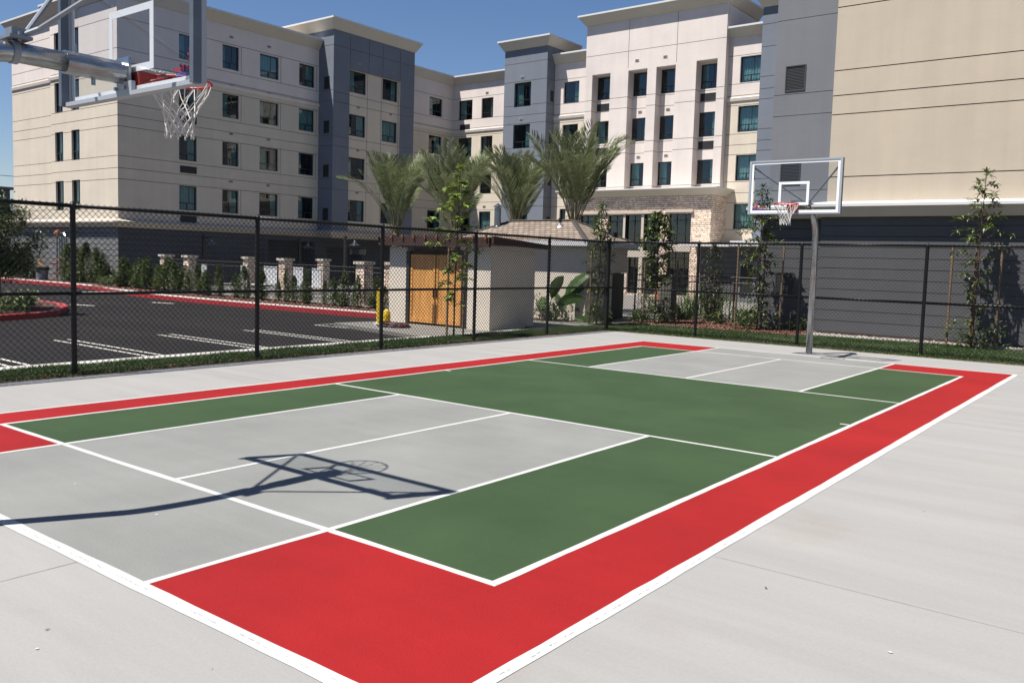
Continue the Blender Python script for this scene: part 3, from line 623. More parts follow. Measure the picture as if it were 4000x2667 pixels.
def ln(x0, y0, x1, y1, w=W, z=ZL):
    # hand-masked paint: edges wander by a few millimetres
    z = .0030+(z-.0085)*.25; L = math.hypot(x1-x0, y1-y0); n = max(2, int(L/.22)); ph = [lrng.uniform(0, 6.28) for _ in range(4)]
    def ed(t, k): return .0028*math.sin(t*3.1+ph[k])+.0018*math.sin(t*11+ph[k+1])+lrng.uniform(-.0012, .0012)
    E1 = [ed(L*i/n, 0) for i in range(n+1)]; E2 = [ed(L*i/n, 2) for i in range(n+1)]
    for i in range(n):
        if x0 == x1:
            a, b = y0+(y1-y0)*i/n, y0+(y1-y0)*(i+1)/n; mb.quad((x0-w+E1[i], a, z), (x0+w+E2[i], a, z), (x0+w+E2[i+1], b, z), (x0-w+E1[i+1], b, z))
        else:
            a, b = x0+(x1-x0)*i/n, x0+(x1-x0)*(i+1)/n; mb.quad((a, y0-w+E1[i], z), (b, y0-w+E1[i+1], z), (b, y0+w+E2[i+1], z), (a, y0+w+E2[i], z))
ln(IX0-W, IY0, IX1+W, IY0, .027); ln(IX0-W, IY1, IX1+W, IY1); ln(IX0, IY0, IX0, IY1, z=.0088); ln(IX1, IY0, IX1, IY1, .028, z=.0088)
ln(IX0, KN, IX1, KN, z=.0092); ln(IX0, KF, IX1, KF, z=.0092)
for s in (-K, K): ln(s, CY0, s, KN, z=.0096); ln(s, KF, s, CY1, z=.0096)
ln(0, IY0, 0, KN, z=.0099); ln(0, KF, 0, IY1, z=.0099)
ln(CX0-W, CY1, CX1+W, CY1); ln(CX0, CY0, CX0, CY1, .022, z=.0088)
for a in (IX0, IX1-.13): ln(a, .255, a+.13, .255, z=.0103)
# near edge lines: two strips with the slab joint between
ln(CX1+.029, CY0-.06, CX1+.029, CY1, .041, z=.0087)
ln(CX0, CY0-.016, CX1-.012, CY0-.016, .046, z=.0105)
tag(mb.build('court_lines', M['linew']), kind='structure')
mb = MB(); rng = random.Random(3)
y = CY0
while y < CY1:
    l = rng.uniform(.006, .045)
    if rng.random() < .42: o_ = CX1+.034+rng.uniform(-.004, .004); ww = rng.uniform(.0015, .005); mb.quad((o_, y, .0042), (o_+ww, y+.002, .0042), (o_+ww*.7+rng.uniform(-.003, .003), y+l, .0042), (o_+rng.uniform(-.002, .002), y+l*.8, .0042))
    y += l*1.3
x = CX0
while x < CX1:
    l = rng.uniform(.006, .045)
    if rng.random() < .42: o_ = CY0-.019+rng.uniform(-.004, .004); ww = rng.uniform(.0015, .005); mb.quad((x, o_, .0046), (x+l, o_+rng.uniform(-.002, .002), .0046), (x+l*.8, o_+ww, .0046), (x, o_+ww*.6, .0046))
    x += l*1.3
tag(mb.build('slab_crack', M['joint']), kind='structure')
# worn pale patch and paint drips on the concrete
mb = MB()
for (cx, cy, s, n_) in ((5.15, -5.75, .018, 6), (4.7, -3.0, .015, 5), (.75, -6.9, .02, 6), (2.2, -8.3, .015, 5), (-.4, -6.9, .015, 5), (6.2, -4.3, .014, 5)):
    vs = [(cx+.6*s*rng.uniform(.6, 1.5)*math.cos(t*2*math.pi/n_), cy+.6*s*rng.uniform(.5, 1)*math.sin(t*2*math.pi/n_), .0045) for t in range(n_)]
    mb.add(vs, [tuple(range(n_))])
tag(mb.build('paint_drips', M['linew']), kind='structure')
# leaf litter specks on the pad
mb = MB()
for _ in range(70):
    if rng.random() < .55: cx, cy = rng.uniform(3.9, 9), rng.uniform(-8, 9.6)
    else: cx, cy = rng.uniform(-5.4, 3), rng.choice((rng.uniform(8.3, 9.7), rng.uniform(-9, -7.8), rng.uniform(9.3, 9.7)))
    s = rng.uniform(.005, .017); a = rng.uniform(0, 6.28)
    mb.add([(cx+s*math.cos(a), cy+s*math.sin(a), .006), (cx-.4*s*math.sin(a), cy+.4*s*math.cos(a), .005), (cx-s*math.cos(a), cy-s*math.sin(a), .009), (cx+.4*s*math.sin(a), cy-.4*s*math.cos(a), .005)], [(0, 1, 2, 3)])
tag(mb.build('leaf_litter', M['deadleaf']), 'tiny dry leaf bits scattered over the pale concrete', 'leaf litter', kind='stuff')
# left planting strip
sheet('soil_strip', rect(-6.35, -5.98, -16, 10.4), -.01, 'soil')
sheet('turf_strip', rect(-7.22, -6.3, -16, 10.6), -.005, 'drygrass', -.2)
sheet('kerb', [(-7.56, -16), (-7.22, -16), (-7.22, 11.2), (-7.56, 11.2)], 0.0, 'kerb', -.2)
sheet('apron', [(-12.3, 4.9+.9), (-12.0, 7.3), (-12.0, 9.0), (-7.56, 9.0), (-7.56, 4.7)], -.06, 'deck', -.2)
# far strip
sheet('far_turf', [(-7.22, 9.75), (16, 9.75), (16, 14.3), (-1.0, 13.75), (-4.0, 13.25), (-7.0, 12.8), (-7.22, 12.2)], -.004, 'drygrass', -.2)
sheet('mulch_bed', [(-7.3, 12.85), (-4.0, 13.32), (-1.9, 13.8), (-1.9, 15.3), (-4, 15.32), (-4.2, 17.2), (-6.9, 17.2), (-7.0, 15.0), (-7.4, 14.3)], .006, 'mulch', -.1)
sheet('edging', [(-7.0, 12.8), (-4.0, 13.25), (-1.0, 13.75), (1.0, 13.95), (1.0, 14.0), (-1.0, 13.81), (-4.0, 13.31), (-7.0, 12.86)], .015, 'kerb', -.1)
sheet('pebble_strip', [(-1.9, 13.9), (1.0, 14.1), (16, 14.28), (16, YW-.04), (-1.9, YW-.04)], .012, 'pebble', -.1)
sheet('garden_path', [(-12, 9.5), (-7.35, 9.4), (-7.35, 12.7), (-8.0, 12.6), (-9.0, 11.3), (-12, 10.6)], .004, 'deck')
mb = MB(); sheet('planting_bed', [(-13, 10.6), (-9.0, 11.35), (-8.2, 12.1), (-13, 12.2)], .008, 'mulch')
# far kerb: red face, white walk
kp = [(-60, 10.3), (-50, 10.28), (-44.9, 10.27), (-39.5, 10.4), (-36.7, 10.35), (-33.5, 9.8), (-30.3, 9.15), (-28.5, 8.8), (-26.5, 8.55), (-23, 8.45), (-19.6, 8.5), (-16.5, 8.7), (-13.8, 8.9), (-12.6, 8.4), (-12.0, 7.5)]
mr = MB(); mw = MB(); mm = MB()
def off(i, d):
    a = Vector(kp[max(i-1, 0)]); b = Vector(kp[min(i+1, len(kp)-1)]); t = (b-a).normalized(); return (kp[i][0]-t.y*d, kp[i][1]+t.x*d)
for i in range(len(kp)-1):
    a, b = kp[i], kp[i+1]; a1, b1 = off(i, .12), off(i+1, .12); a2, b2 = off(i, .62), off(i+1, .62); a3, b3 = off(i, 2.6), off(i+1, 2.6)
    mr.quad((*a, -.16), (*b, -.16), (*b, .0), (*a, .0)); mr.quad((*a, 0), (*b, 0), (*b1, .004), (*a1, .004))
    mw.quad((*a1, .004), (*b1, .004), (*b2, .006), (*a2, .006))
    if i < 13: mm.quad((*a2, .004), (*b2, .004), (*b3, .012), (*a3, .012))
tag(mr.build('red_kerb', M['red_kerb']), kind='structure'); tag(mw.build('pavement', M['kerb']), kind='structure'); tag(mm.build('hedge_bed', M['mulch']), kind='structure')
# parking stripes
mb = MB()
def stripe(x0, y0, x1, y1, w=.038, z=-.146):
    d = Vector((x1-x0, y1-y0)).normalized()*w; n = Vector((-d.y, d.x)); mb.quad((x0-n.x, y0-n.y, z), (x1-n.x, y1-n.y, z), (x1+n.x, y1+n.y, z), (x0+n.x, y0+n.y, z))
for y_ in (-4.0, -1.65, .67, 2.97):
    stripe(-12.4, y_, -7.8, y_-.02); stripe(-12.4, y_+.29, -7.8, y_+.27)
stripe(-12.7, 5.5, -9.0, 5.9); stripe(-12.75, 5.5, -12.85, 7.35); stripe(-12.7, 7.35, -11.9, 7.4); stripe(-12.4, 6.2, -9.4, 6.25)
for (x_, y_) in ((-23.9, 4.1), (-24.1, 7.15)): stripe(x_, y_, x_+.95, y_+.3, .12)
tag(mb.build('parking_stripes', M['kerb']), kind='structure')

# ------------------------------------------------------------------ grass and chips (stuff)
def blades(name, n, region, h0, h1, m, zfun=0, w=.006, seed=1, label='', inside=None):
    r = np.random.RandomState(seed); x = r.uniform(region[0], region[1], n); y = r.uniform(region[2], region[3], n)
    if inside is not None: k = inside(x, y); x, y = x[k], y[k]; n = len(x)
    patch = .75+.35*np.sin(x*1.7+np.sin(y*2.3)*1.5)*np.sin(y*1.9+x*.6)
    h = r.uniform(h0, h1, n)*patch; a = r.uniform(0, 2*np.pi, n); lean = r.uniform(.1, .8, n)*h; la = r.uniform(0, 2*np.pi, n)
    V = np.zeros((n*3, 3)); dx, dy = np.cos(a)*w, np.sin(a)*w
    V[0::3] = np.stack([x-dx, y-dy, np.full(n, zfun)], 1); V[1::3] = np.stack([x+dx, y+dy, np.full(n, zfun)], 1)
    V[2::3] = np.stack([x+np.cos(la)*lean, y+np.sin(la)*lean, zfun+h], 1)
    me = bpy.data.meshes.new(name); me.vertices.add(n*3); me.vertices.foreach_set('co', V.ravel()); me.loops.add(n*3); me.loops.foreach_set('vertex_index', np.arange(n*3))
    me.polygons.add(n); me.polygons.foreach_set('loop_start', np.arange(0, n*3, 3)); me.polygons.foreach_set('loop_total', np.full(n, 3)); me.update(); me.validate()
    me.materials.append(m); o = bpy.data.objects.new(name, me); COL.objects.link(o); return tag(o, label, 'grass', kind='stuff')
blades('grass', 60000, (-7.25, -6.05, -10, 10.6), .04, .085, M['grass'], -.01, .006, 1, 'mown green grass strip along the left chain link fence')
blades('grass', 110000, (-7.2, 11, 9.85, 14.2), .03, .075, M['grass'], -.01, .006, 2, 'mown green lawn strip behind the far chain link fence', inside=lambda x, y: (y < 13.75+(x+1)*np.where(x < -1, .165, .03)) )
def chips(name, n, f, m, s0, s1, label, cat, seed=5):
    r = random.Random(seed); mb = MB()
    for _ in range(n):
        x, y, z = f(r); s = r.uniform(s0, s1); a = r.uniform(0, 6.28); t = r.uniform(-.5, .5)*s
        c, d = math.cos(a), math.sin(a)
        mb.add([(x+s*c, y+s*d, z+t+s*.3), (x-.35*s*d, y+.35*s*c, z+s*.5), (x-s*c, y-s*d, z-t+s*.3), (x+.35*s*d, y-.35*s*c, z)], [(0, 1, 2), (0, 2, 3)])
    return tag(mb.build(name, M[m]), label, cat, kind='stuff')
chips('mulch', 9000, lambda r: (r.uniform(-7.2, -1.95), (lambda t: 13.0+t*3.9)(r.random()**1.3), .012), 'chip', .015, .045, 'reddish brown bark mulch behind the far lawn strip', 'mulch')
chips('mulch', 4000, lambda r: (r.uniform(-35, -13), r.uniform(9.7, 11.0), .012), 'chip', .02, .05, 'bark mulch under the clipped hedge shrubs', 'mulch', 6)
chips('leaf_litter', 3500, lambda r: (r.uniform(-6.4, -5.95) if r.random() < .9 else r.uniform(-6.6, -5.8), r.uniform(-9, 10.3), .0), 'deadleaf', .008, .028, 'brown dry leaves and dirt under the left fence', 'leaf litter', 7)
chips('leaf_litter', 2500, lambda r: (r.uniform(-6, 11), 9.78+abs(r.gauss(0, .18)), .0), 'deadleaf', .006, .022, 'dry leaves along the foot of the far fence', 'leaf litter', 8)
chips('pebbles', 2500, lambda r: (r.uniform(-1.9, 12), r.uniform(14.0, 14.42), .02), 'pebble', .015, .04, 'pale pebbles along the base of the tan wing', 'pebbles', 9)

# ------------------------------------------------------------------ chain link fences
HF = 2.37
def chain_panel(mb, a, b, z0=.03, z1=HF+.035, pitch=.088, r=.0026):
    """diagonal wires in the plane between plan points a,b"""
    a = Vector((*a, 0)); b = Vector((*b, 0)); L = (b-a).length; d = (b-a)/L; n = Vector((-d.y, d.x, 0)); H = z1-z0
    k = int((L+H)/pitch)+1
    for s, offn in ((1, .0025), (-1, -.0025)):
        for i in range(k+1):
            u = i*pitch-(H if s == 1 else 0)      # starting u at z0
            ua, ub = u, u+s*H
            if s == -1: ua, ub = u, u-H
            za, zb = 0, H
            lo, hi = min(ua, ub), max(ua, ub)
            # clip to 0..L
            t0, t1 = 0., 1.
            du = ub-ua
            ta, tb = (0-ua)/du, (L-ua)/du
            if ta > tb: ta, tb = tb, ta
            t0, t1 = max(t0, ta), min(t1, tb)
            if t1-t0 < .005: continue
            p0 = a+d*(ua+du*t0)+Vector((0, 0, z0+H*t0))+n*offn; p1 = a+d*(ua+du*t1)+Vector((0, 0, z0+H*t1))+n*offn
            e = (p1-p0).normalized(); s1 = e.cross(n)*r; s2 = n*r
            vs = [p0-s1-s2, p0+s1-s2, p0+s1+s2, p0-s1+s2, p1-s1-s2, p1+s1-s2, p1+s1+s2, p1-s1+s2]
            mb.add(vs, [(0, 1, 5, 4), (1, 2, 6, 5), (2, 3, 7, 6), (3, 0, 4, 7)])
def cl_fence(root, posts, corner_last=None):
    for i, p in enumerate(posts):
        if p is None: continue
        r = .055 if i == corner_last else .038
        mb = MB(); mb.tube([(p[0], p[1], -.1), (p[0], p[1], HF+(.06 if r > .04 else .01))], r, 12); mb.lathe([(r+.006, 0), (r+.006, .05), (r*.6, .085), (.002, .10)], (p[0], p[1], HF+(.03 if r > .04 else -.03)), 12)
        if r > .04:
            for z in (.25, .75, 1.14, 1.6, 2.1): mb.lathe([(r+.008, 0), (r+.008, .03)], (p[0], p[1], z), 12)
        mb.build('post', M['vinyl'], root, smooth=False)
def railpart(root, a, b, z, r=.021, nm='rail'):
    mb = MB(); mb.tube([(a[0], a[1], z), (b[0], b[1], z)], r, 10); mb.build(nm, M['vinyl'], root, smooth=True)
XF = -6.2
lp = [(XF, y) for y in (-13.4, -10.3, -7.25, -4.16, -1.1, 1.78, 4.6, 7.4, 10.2)]
f1 = thing('chain_link_fence', (XF, -13.4, 0), 'black chain link fence on the left between court and car park', 'fence')
cl_fence(f1, lp, 8)
for i in range(len(lp)-1):
    a, b = lp[i], lp[i+1]
    for z, r in ((HF, .028), (1.145, .026)): railpart(f1, a, b, z, r)
    railpart(f1, a, b, .05, .004, 'tension_wire')
    mb = MB(); chain_panel(mb, (a[0]+.028, a[1]), (b[0]+.028, b[1])); mb.build('mesh_panel', M['vinyl'], f1)
f2 = thing('chain_link_fence', (XF+.1, 10.2, 0), 'black chain link fence across the far end behind the distant hoop', 'fence')
fp = [(XF, 10.2), (-3.54, 10.18), (-.93, 10.2), (1.78, 10.22), (4.5, 10.22), (7.2, 10.22), (9.9, 10.22), (12.6, 10.22)]
cl_fence(f2, [None]+fp[1:])
for i in range(len(fp)-1):
    a, b = fp[i], fp[i+1]
    for z, r in ((HF, .028), (1.145, .026)): railpart(f2, a, b, z, r)
    railpart(f2, a, b, .05, .004, 'tension_wire')
    mb = MB(); chain_panel(mb, (a[0], a[1]-.028), (b[0], b[1]-.028)); mb.build('mesh_panel', M['vinyl'], f2)

# ------------------------------------------------------------------ basketball hoops
def text_mesh(s, size, ext=.0006):
    cu = bpy.data.curves.new('t', 'FONT'); cu.body = s; cu.size = size; cu.extrude = ext; cu.align_x = 'LEFT'; cu.offset = .0005; cu.shear = .15
    o = bpy.data.objects.new('t', cu); COL.objects.link(o); dg = bpy.context.evaluated_depsgraph_get(); dg.update()
    me = bpy.data.meshes.new_from_object(o.evaluated_get(dg)); COL.objects.unlink(o); bpy.data.objects.remove(o); return me
def make_hoop(label):
    """local frame: pole at origin, board faces -Y at y=-1.39 (front face), x centred"""
    t = thing('basketball_hoop', (0, 0, 0), label, 'basketball hoop', 'basketball hoops at the two ends of the court')
    zA = 3.05; yb = -1.33; xo = -.03
    p = MB(); pts = [(0, 0, -.05), (0, 0, 2.42)]
    for k in range(1, 9): a = math.pi/2*k/8; rr = .62; pts.append((0, -rr*(1-math.cos(a)), 2.42+rr*math.sin(a)))
    pts.append((0, -1.02, 3.04)); p.tube(pts, .066, 20)
    p.build('pole', M['steel'], t, local=True, smooth=True)
    s = MB(); s.tube([(0, -.90, 3.04), (0, yb-.0, 3.04)], .079, 20); s.box(-.085, .085, yb-.0, yb+.02, 2.93, 3.15)
    for (x, z) in ((-.06, 2.93), (.06, 2.93)): s.tube([(x, yb+.02, z), (x, yb+.05, z)], .014, 6)
    s.tube([(0, -.98, 3.11), (0, -.98, 3.17)], .012, 6); s.tube([(0, -1.1, 2.97), (0, -1.1, 2.92)], .016, 6)
    s.build('sleeve', M['steel'], t, local=True)
    c = MB(); c.tube([(0, -.56, 3.04), (0, -.60, 3.04)], .078, 20); c.box(-.10, .10, -.66, -.52, 3.115, 3.135); c.box(-.05, .05, -.64, -.55, 3.135, 3.19)
    for x in (-.07, .07): c.tube([(x, -.59, 3.10), (x, -.59, 3.16)], .012, 6)
    c.build('clamp', M['steel2'], t, local=True)
    zb0, zb1 = 2.875, 3.945; w = .925
    for sx in (-1, 1):
        b = MB(); b.tube([(sx*.03, -.62, 3.15), (sx*.10, -.70, 3.20), (sx*(w-.06)+xo, yb+.035, zb1-.12)], .017, 8); b.build('brace', M['steel2'], t, local=True)
    f = MB()   # perimeter frame
    for sx in (-1, 1): x = sx*(w-.02)+xo; f.box(x-.022, x+.022, yb-.042, yb-.005, zb0, zb1)
    f.box(-w+.043+xo, w-.043+xo, yb-.042, yb+.03, zb0, zb0+.03); f.box(-w+.043+xo, w-.043+xo, yb-.042, yb+.03, zb1-.03, zb1)
    f.box(xo-.11, xo+.11, yb-.0, yb+.03, zb0+.03, zb0+.10)
    f.build('board_frame', M['wframe'], t, local=True)
    for sx in (-1, 1): x = sx*(w-.02)+xo; f = MB(); f.box(x-.022, x+.022, yb-.004, yb+.055, zb0+.002, zb1-.002); f.build('side_channel', M['channel'], t, local=True)
    g = MB(); g.box(-w+.04+xo, w-.04+xo, yb-.026, yb-.014, zb0+.028, zb1-.028); g.build('glass_board', M['bglass'], t, local=True)
    l = MB(); y0, y1 = yb-.0295, yb-.0265
    l.box(-w+.043+xo, -w+.088+xo, y0, y1, zb0+.03, zb1-.03); l.box(w-.088+xo, w-.043+xo, y0, y1, zb0+.03, zb1-.03)
    l.box(-w+.088+xo, w-.088+xo, y0, y1, zb0+.03, zb0+.075); l.box(-w+.088+xo, w-.088+xo, y0, y1, zb1-.075, zb1-.03)
    sz0, sz1, sw = 3.05, 3.51, .305
    for sx in (-1, 1): l.box(sx*(sw-.025)-.025+xo, sx*(sw-.025)+.025+xo, y0, y1, sz0, sz1)
    l.box(-sw+.05+xo, sw-.05+xo, y0, y1, sz0, sz0+.05); l.box(-sw+.05+xo, sw-.05+xo, y0, y1, sz1-.05, sz1)
    l.build('board_markings', M['bwhite'], t, local=True)
    me = text_mesh('First Team', .062); me.materials.append(M['logo']); o = bpy.data.objects.new('maker_mark', me); COL.objects.link(o); o.parent = t
    o.location = (-w+.10+xo, yb-.0275, zb0+.115); o.rotation_euler = (R(90), 0, 0)
    lg = MB(); lg.box(-w+.10+xo, -w+.34+xo, yb-.0285, yb-.0267, zb0+.082, zb0+.104, 1)
    cx, cz = -w+.17+xo, zb0+.205
    for (a, b2, c2, d2) in ((-.012, .012, -.02, .03), (-.03, -.012, .0, .012), (.012, .03, .008, .02), (-.022, -.008, -.04, -.02), (.006, .02, -.04, -.02), (-.010, .010, .034, .052)): lg.box(cx+a, cx+b2, yb-.0285, yb-.0267, cz+c2, cz+d2)
    lg.build('maker_mark', [M['logo'], M['logo2']], t, local=True)
    # rim
    rc = (xo, yb-.03-.15-.228, 3.05); rm = MB(); rm.torus(rc, .231, .0095, 40, 8)
    rm.add([(xo-.11, yb-.03, 2.96), (xo+.11, yb-.03, 2.96), (xo+.11, yb-.03, 3.055), (xo-.11, yb-.03, 3.055), (xo-.07, rc[1]+.22, 3.035), (xo+.07, rc[1]+.22, 3.035), (xo+.07, rc[1]+.22, 3.055), (xo-.07, rc[1]+.22, 3.055)],
           [(0, 1, 2, 3), (0, 1, 5, 4), (1, 2, 6, 5), (2, 3, 7, 6), (3, 0, 4, 7), (4, 5, 6, 7)])
    rm.box(xo-.10, xo+.10, yb-.04, yb-.03, 2.90, 3.07)
    rm.tube([(xo-.07, yb-.04, 2.97), (xo-.16, rc[1]+.15, 3.04)], .008, 6); rm.tube([(xo+.07, yb-.04, 2.97), (xo+.16, rc[1]+.15, 3.04)], .008, 6)
    for k in range(12):
        a = 2*math.pi*(k+.5)/12; x, y = rc[0]+.231*math.cos(a), rc[1]+.231*math.sin(a); rm.tube([(x-.012*math.sin(a), y+.012*math.cos(a), 3.042), (x, y, 3.027), (x+.012*math.sin(a), y-.012*math.cos(a), 3.042)], .003, 5)
    rm.build('rim', M['rim'], t, local=True, smooth=True)
    # net
    n = MB(); lev = [(.229, 3.04), (.203, 2.97), (.160, 2.90), (.130, 2.845), (.112, 2.795), (.102, 2.745), (.098, 2.70), (.101, 2.66)]
    r_ = random.Random(4)
    def np_(i, k2):
        rr, z = lev[i]; a = 2*math.pi*(k2/24)+.05*math.sin(i*2.1); rr *= (1+.025*math.sin(3*a+i)); return (rc[0]+rr*math.cos(a)+.005*math.sin(i), rc[1]+rr*math.sin(a), z+.004*math.sin(5*a+i*1.3))
    for k in range(12):
        c0 = 2*k
        for s in (1, -1):
            # long loops from rim then zigzag
            n.tube([np_(0, c0), np_(1, c0+s*.5), np_(2, c0+s)], .0042, 5, caps=False)
        n.tube([np_(0, c0), (np_(0, c0)[0], np_(0, c0)[1], 3.045)], .0042, 5)
    for i in range(2, 7):
        for k in range(12):
            c0 = 2*k+(1 if i % 2 == 0 else 0)
            for s in (1, -1): n.tube([np_(i, c0), np_(i+1, c0+s)], .0042 if i < 5 else .005, 5, caps=False)
    for k in range(12):
        c0 = 2*k+(0 if 7 % 2 else 1)
        a = np_(7, c0); n.tube([a, (a[0]*1.0, a[1], a[2]-.025)], .007, 5)
    n.build('net', M['net'], t, local=True, smooth=True)
    return t
h_far = make_hoop('galvanised pole basketball hoop at the far end in front of the fence')
h_far.location = (-.02, 8.37, 0)
kids_index()
h_near = copy_tree(h_far); h_near['label'] = 'near basketball hoop at upper left, seen from behind its glass board'
h_near.location = (.0, -8.03, 0); h_near.rotation_euler = (0, 0, math.pi)

# ------------------------------------------------------------------ vegetation
def leaf_add(mb, p, d, up, L, W, mi=0, kind='lance', fold=.25, droop=.25):
    d = d.normalized(); s = d.cross(up)
    if s.length < 1e-3: s = Vector((1, 0, 0))
    s.normalize(); n = s.cross(d).normalized()
    if kind == 'lance':
        a = p+d*L*.35-n*L*.02; b = p+d*L*.72-n*L*droop*.4; t = p+d*L-n*L*droop
        mb.add([p, a+s*W+n*W*fold, b+s*W*.75+n*W*fold, t, b-s*W*.75+n*W*fold, a-s*W+n*W*fold, a, b], [(0, 1, 6), (1, 2, 7, 6), (2, 3, 7), (0, 6, 5), (6, 7, 4, 5), (7, 3, 4)], mi)
    elif kind == 'quad':
        a = p+d*L*.5; t = p+d*L-n*L*droop
        mb.add([p, a+s*W, t, a-s*W], [(0, 1, 2, 3)], mi)
    elif kind == 'maple':
        pts = [(0, 0), (.25, -.45), (.32, -.2), (.75, -.55), (.62, -.18), (1.05, 0), (.62, .18), (.75, .55), (.32, .2), (.25, .45)]
        vs = [p+d*(x*L)+s*(y*L)-n*(L*droop*x*x) for x, y in pts]
        mb.add(vs, [(0, 1, 2), (2, 3, 4), (4, 5, 6), (6, 7, 8), (8, 9, 0), (0, 2, 4), (4, 6, 8), (0, 4, 8)], mi)
def rv(r, s=1): return Vector((r.gauss(0, s), r.gauss(0, s), r.gauss(0, s)))

def young_tree(label, base, h, seed, lean=(0, 0), n_br=26, leafL=.17, leafW=.022, whorl=9, spread=.45, cmin=.12, mats=('lf_mid', 'lf_dark'), stakes=((-.35, 0), (.35, .05)), stake_h=2.0, gap=(), name='young_tree', kind='lance', group=None, bark='reddishbark', density=1.0, ties=(1.5, .65), base_bush=0, topthin=.35, cat='tree', trunk_r=.022):
    r = random.Random(seed); t = thing(name, (base[0], base[1], 0), label, cat, group)
    tr = MB(); pts = []; n = 9
    for i in range(n+1):
        f = i/n; pts.append((base[0]+lean[0]*f+.03*math.sin(3*f+seed), base[1]+lean[1]*f+.03*math.cos(4*f+seed), h*f))
    tr.tube(pts, [trunk_r*(1-.8*i/n)+.003 for i in range(n+1)], 8)
    lf = MB(); br = MB()
    def at(z): f = z/h*n; i = min(int(f), n-1); a, b = Vector(pts[i]), Vector(pts[i+1]); return a+(b-a)*(f-i)
    for k in range(n_br):
        z = h*(cmin+(1-cmin)*(k+.5)/n_br)
        if any(a < z < b for a, b in gap): continue
        f = z/h; reach = spread*(.35+.65*math.sin(math.pi*min(1, (1-f)*1.15+.08)))*r.uniform(.6, 1.25)*(1 if f < .6 else topthin+(1-topthin)*(1-f)/.4)
        a = k*2.399+r.uniform(-.4, .4); p0 = at(z)
        d = Vector((math.cos(a), math.sin(a), .45+.3*f)); p1 = p0+d.normalized()*reach*.55; p2 = p0+Vector((math.cos(a+.2), math.sin(a+.2), .25)).normalized()*reach
        br.tube([p0, p1, p2], [.008, .006, .003], 5)
        for c in (p1, p2, (p1+p2)/2) if reach > .2 else (p2,):
            m = int(whorl*density*r.uniform(.6, 1.2))
            for j in range(m):
                b = 2*math.pi*j/m+r.uniform(-.3, .3); el = r.uniform(-.55, .75)
                dd = Vector((math.cos(b)*math.cos(el), math.sin(b)*math.cos(el), math.sin(el)))
                leaf_add(lf, c+rv(r, .025), dd, Vector((0, 0, 1)), leafL*r.uniform(.65, 1.15), leafW*r.uniform(.8, 1.2), 0 if r.random() < .6 else 1, kind, droop=r.uniform(.15, .5))
    top = at(h)
    for j in range(int(whorl*1.2)):
        b = j*2.4; el = r.uniform(-.2, 1.2); leaf_add(lf, top, Vector((math.cos(b)*math.cos(el), math.sin(b)*math.cos(el), math.sin(el))), Vector((0, 0, 1)), leafL, leafW, j % 2, kind)
    for j in range(base_bush):
        p = Vector((base[0]+r.gauss(0, spread*.55), base[1]+r.gauss(0, spread*.5), abs(r.gauss(.28, .22))+.03)); lf_d = rv(r); lf_d.z = abs(lf_d.z)*.5
        leaf_add(lf, p, lf_d, Vector((0, 0, 1)), leafL*r.uniform(.6, 1), leafW, 0 if r.random() < .45 else 1, kind)
    tr.build('trunk', M[bark], t, smooth=True); br.build('branches', M[bark], t); lf.build('crown', [M[m] for m in mats], t)
    ob = t
    for (sx, sy) in stakes:
        s = MB(); s.tube([(base[0]+sx, base[1]+sy, 0), (base[0]+sx*1.02+.02, base[1]+sy, stake_h)], .028, 8); s.build('support_stake', M['stake'], t)
    if stakes:
        for z in ties:
            c = at(min(z, h)); s = MB()
            for (sx, sy) in stakes:
                e = Vector((base[0]+sx, base[1]+sy, z)); mid = (e+c)/2; s.tube([e+Vector((.03, 0, 0)), mid+Vector((0, -.04, -.015)), c+Vector((0, -.03, 0))], .007, 5)
            s.build('tie', M['tie'], t)
    return t
G1 = 'young staked trees behind the chain link fence'
young_tree('young tree with bright lobed leaves in front of the orange doors', (-7.1, 4.97), 3.85, 3, lean=(.0, .05), n_br=30, leafL=.16, leafW=.03, whorl=8, spread=.66, cmin=.17, mats=('lf_syc', 'lf_mid'), stakes=((-.22, -.03), (-.28, .62)), stake_h=2.07, kind='maple', group=G1, bark='bark', ties=(1.7, .75), topthin=.30, density=.95)
young_tree('slender young tree before the pool house corner', (-7.30, 11.5), 3.5, 11, n_br=70, leafL=.17, leafW=.021, whorl=11, spread=.42, cmin=.03, mats=('lf_mid', 'lf_dark'), stakes=((-.16, -.2), (.02, .32)), stake_h=2.2, group=G1, ties=(1.7, 1.0), base_bush=240)
young_tree('young tree with broad glossy crown before the entrance stonework', (-6.6, 13.7), 3.3, 12, n_br=60, leafL=.20, leafW=.032, whorl=12, spread=.52, cmin=.10, mats=('lf_mid', 'lf_dark'), stakes=((-.25, -.3), (.5, .35)), stake_h=1.95, group=G1, ties=(1.6, .9), base_bush=140, gap=((.5, 1.0),), topthin=.9, density=1.1)
young_tree('leafy young tree with three stakes left of the far hoop', (-3.5, 14.1), 4.1, 13, n_br=62, leafL=.18, leafW=.026, whorl=10, spread=.62, cmin=.05, mats=('lf_mid', 'lf_dark'), stakes=((-.45, -.5), (.12, .05), (.62, .15)), stake_h=2.45, group=G1, ties=(2.0, 1.1), base_bush=420, topthin=.35, density=1.05)
young_tree('tall sparse young tree against the grey siding at right', (2.16, 13.6), 4.25, 14, lean=(.12, .0), n_br=38, leafL=.18, leafW=.026, whorl=9, spread=.62, cmin=.10, mats=('lf_mid', 'lf_dark'), stakes=((-.55, .12), (-.02, .06), (.50, .2)), stake_h=2.5, group=G1, ties=(2.05, .95), base_bush=420, topthin=.45)

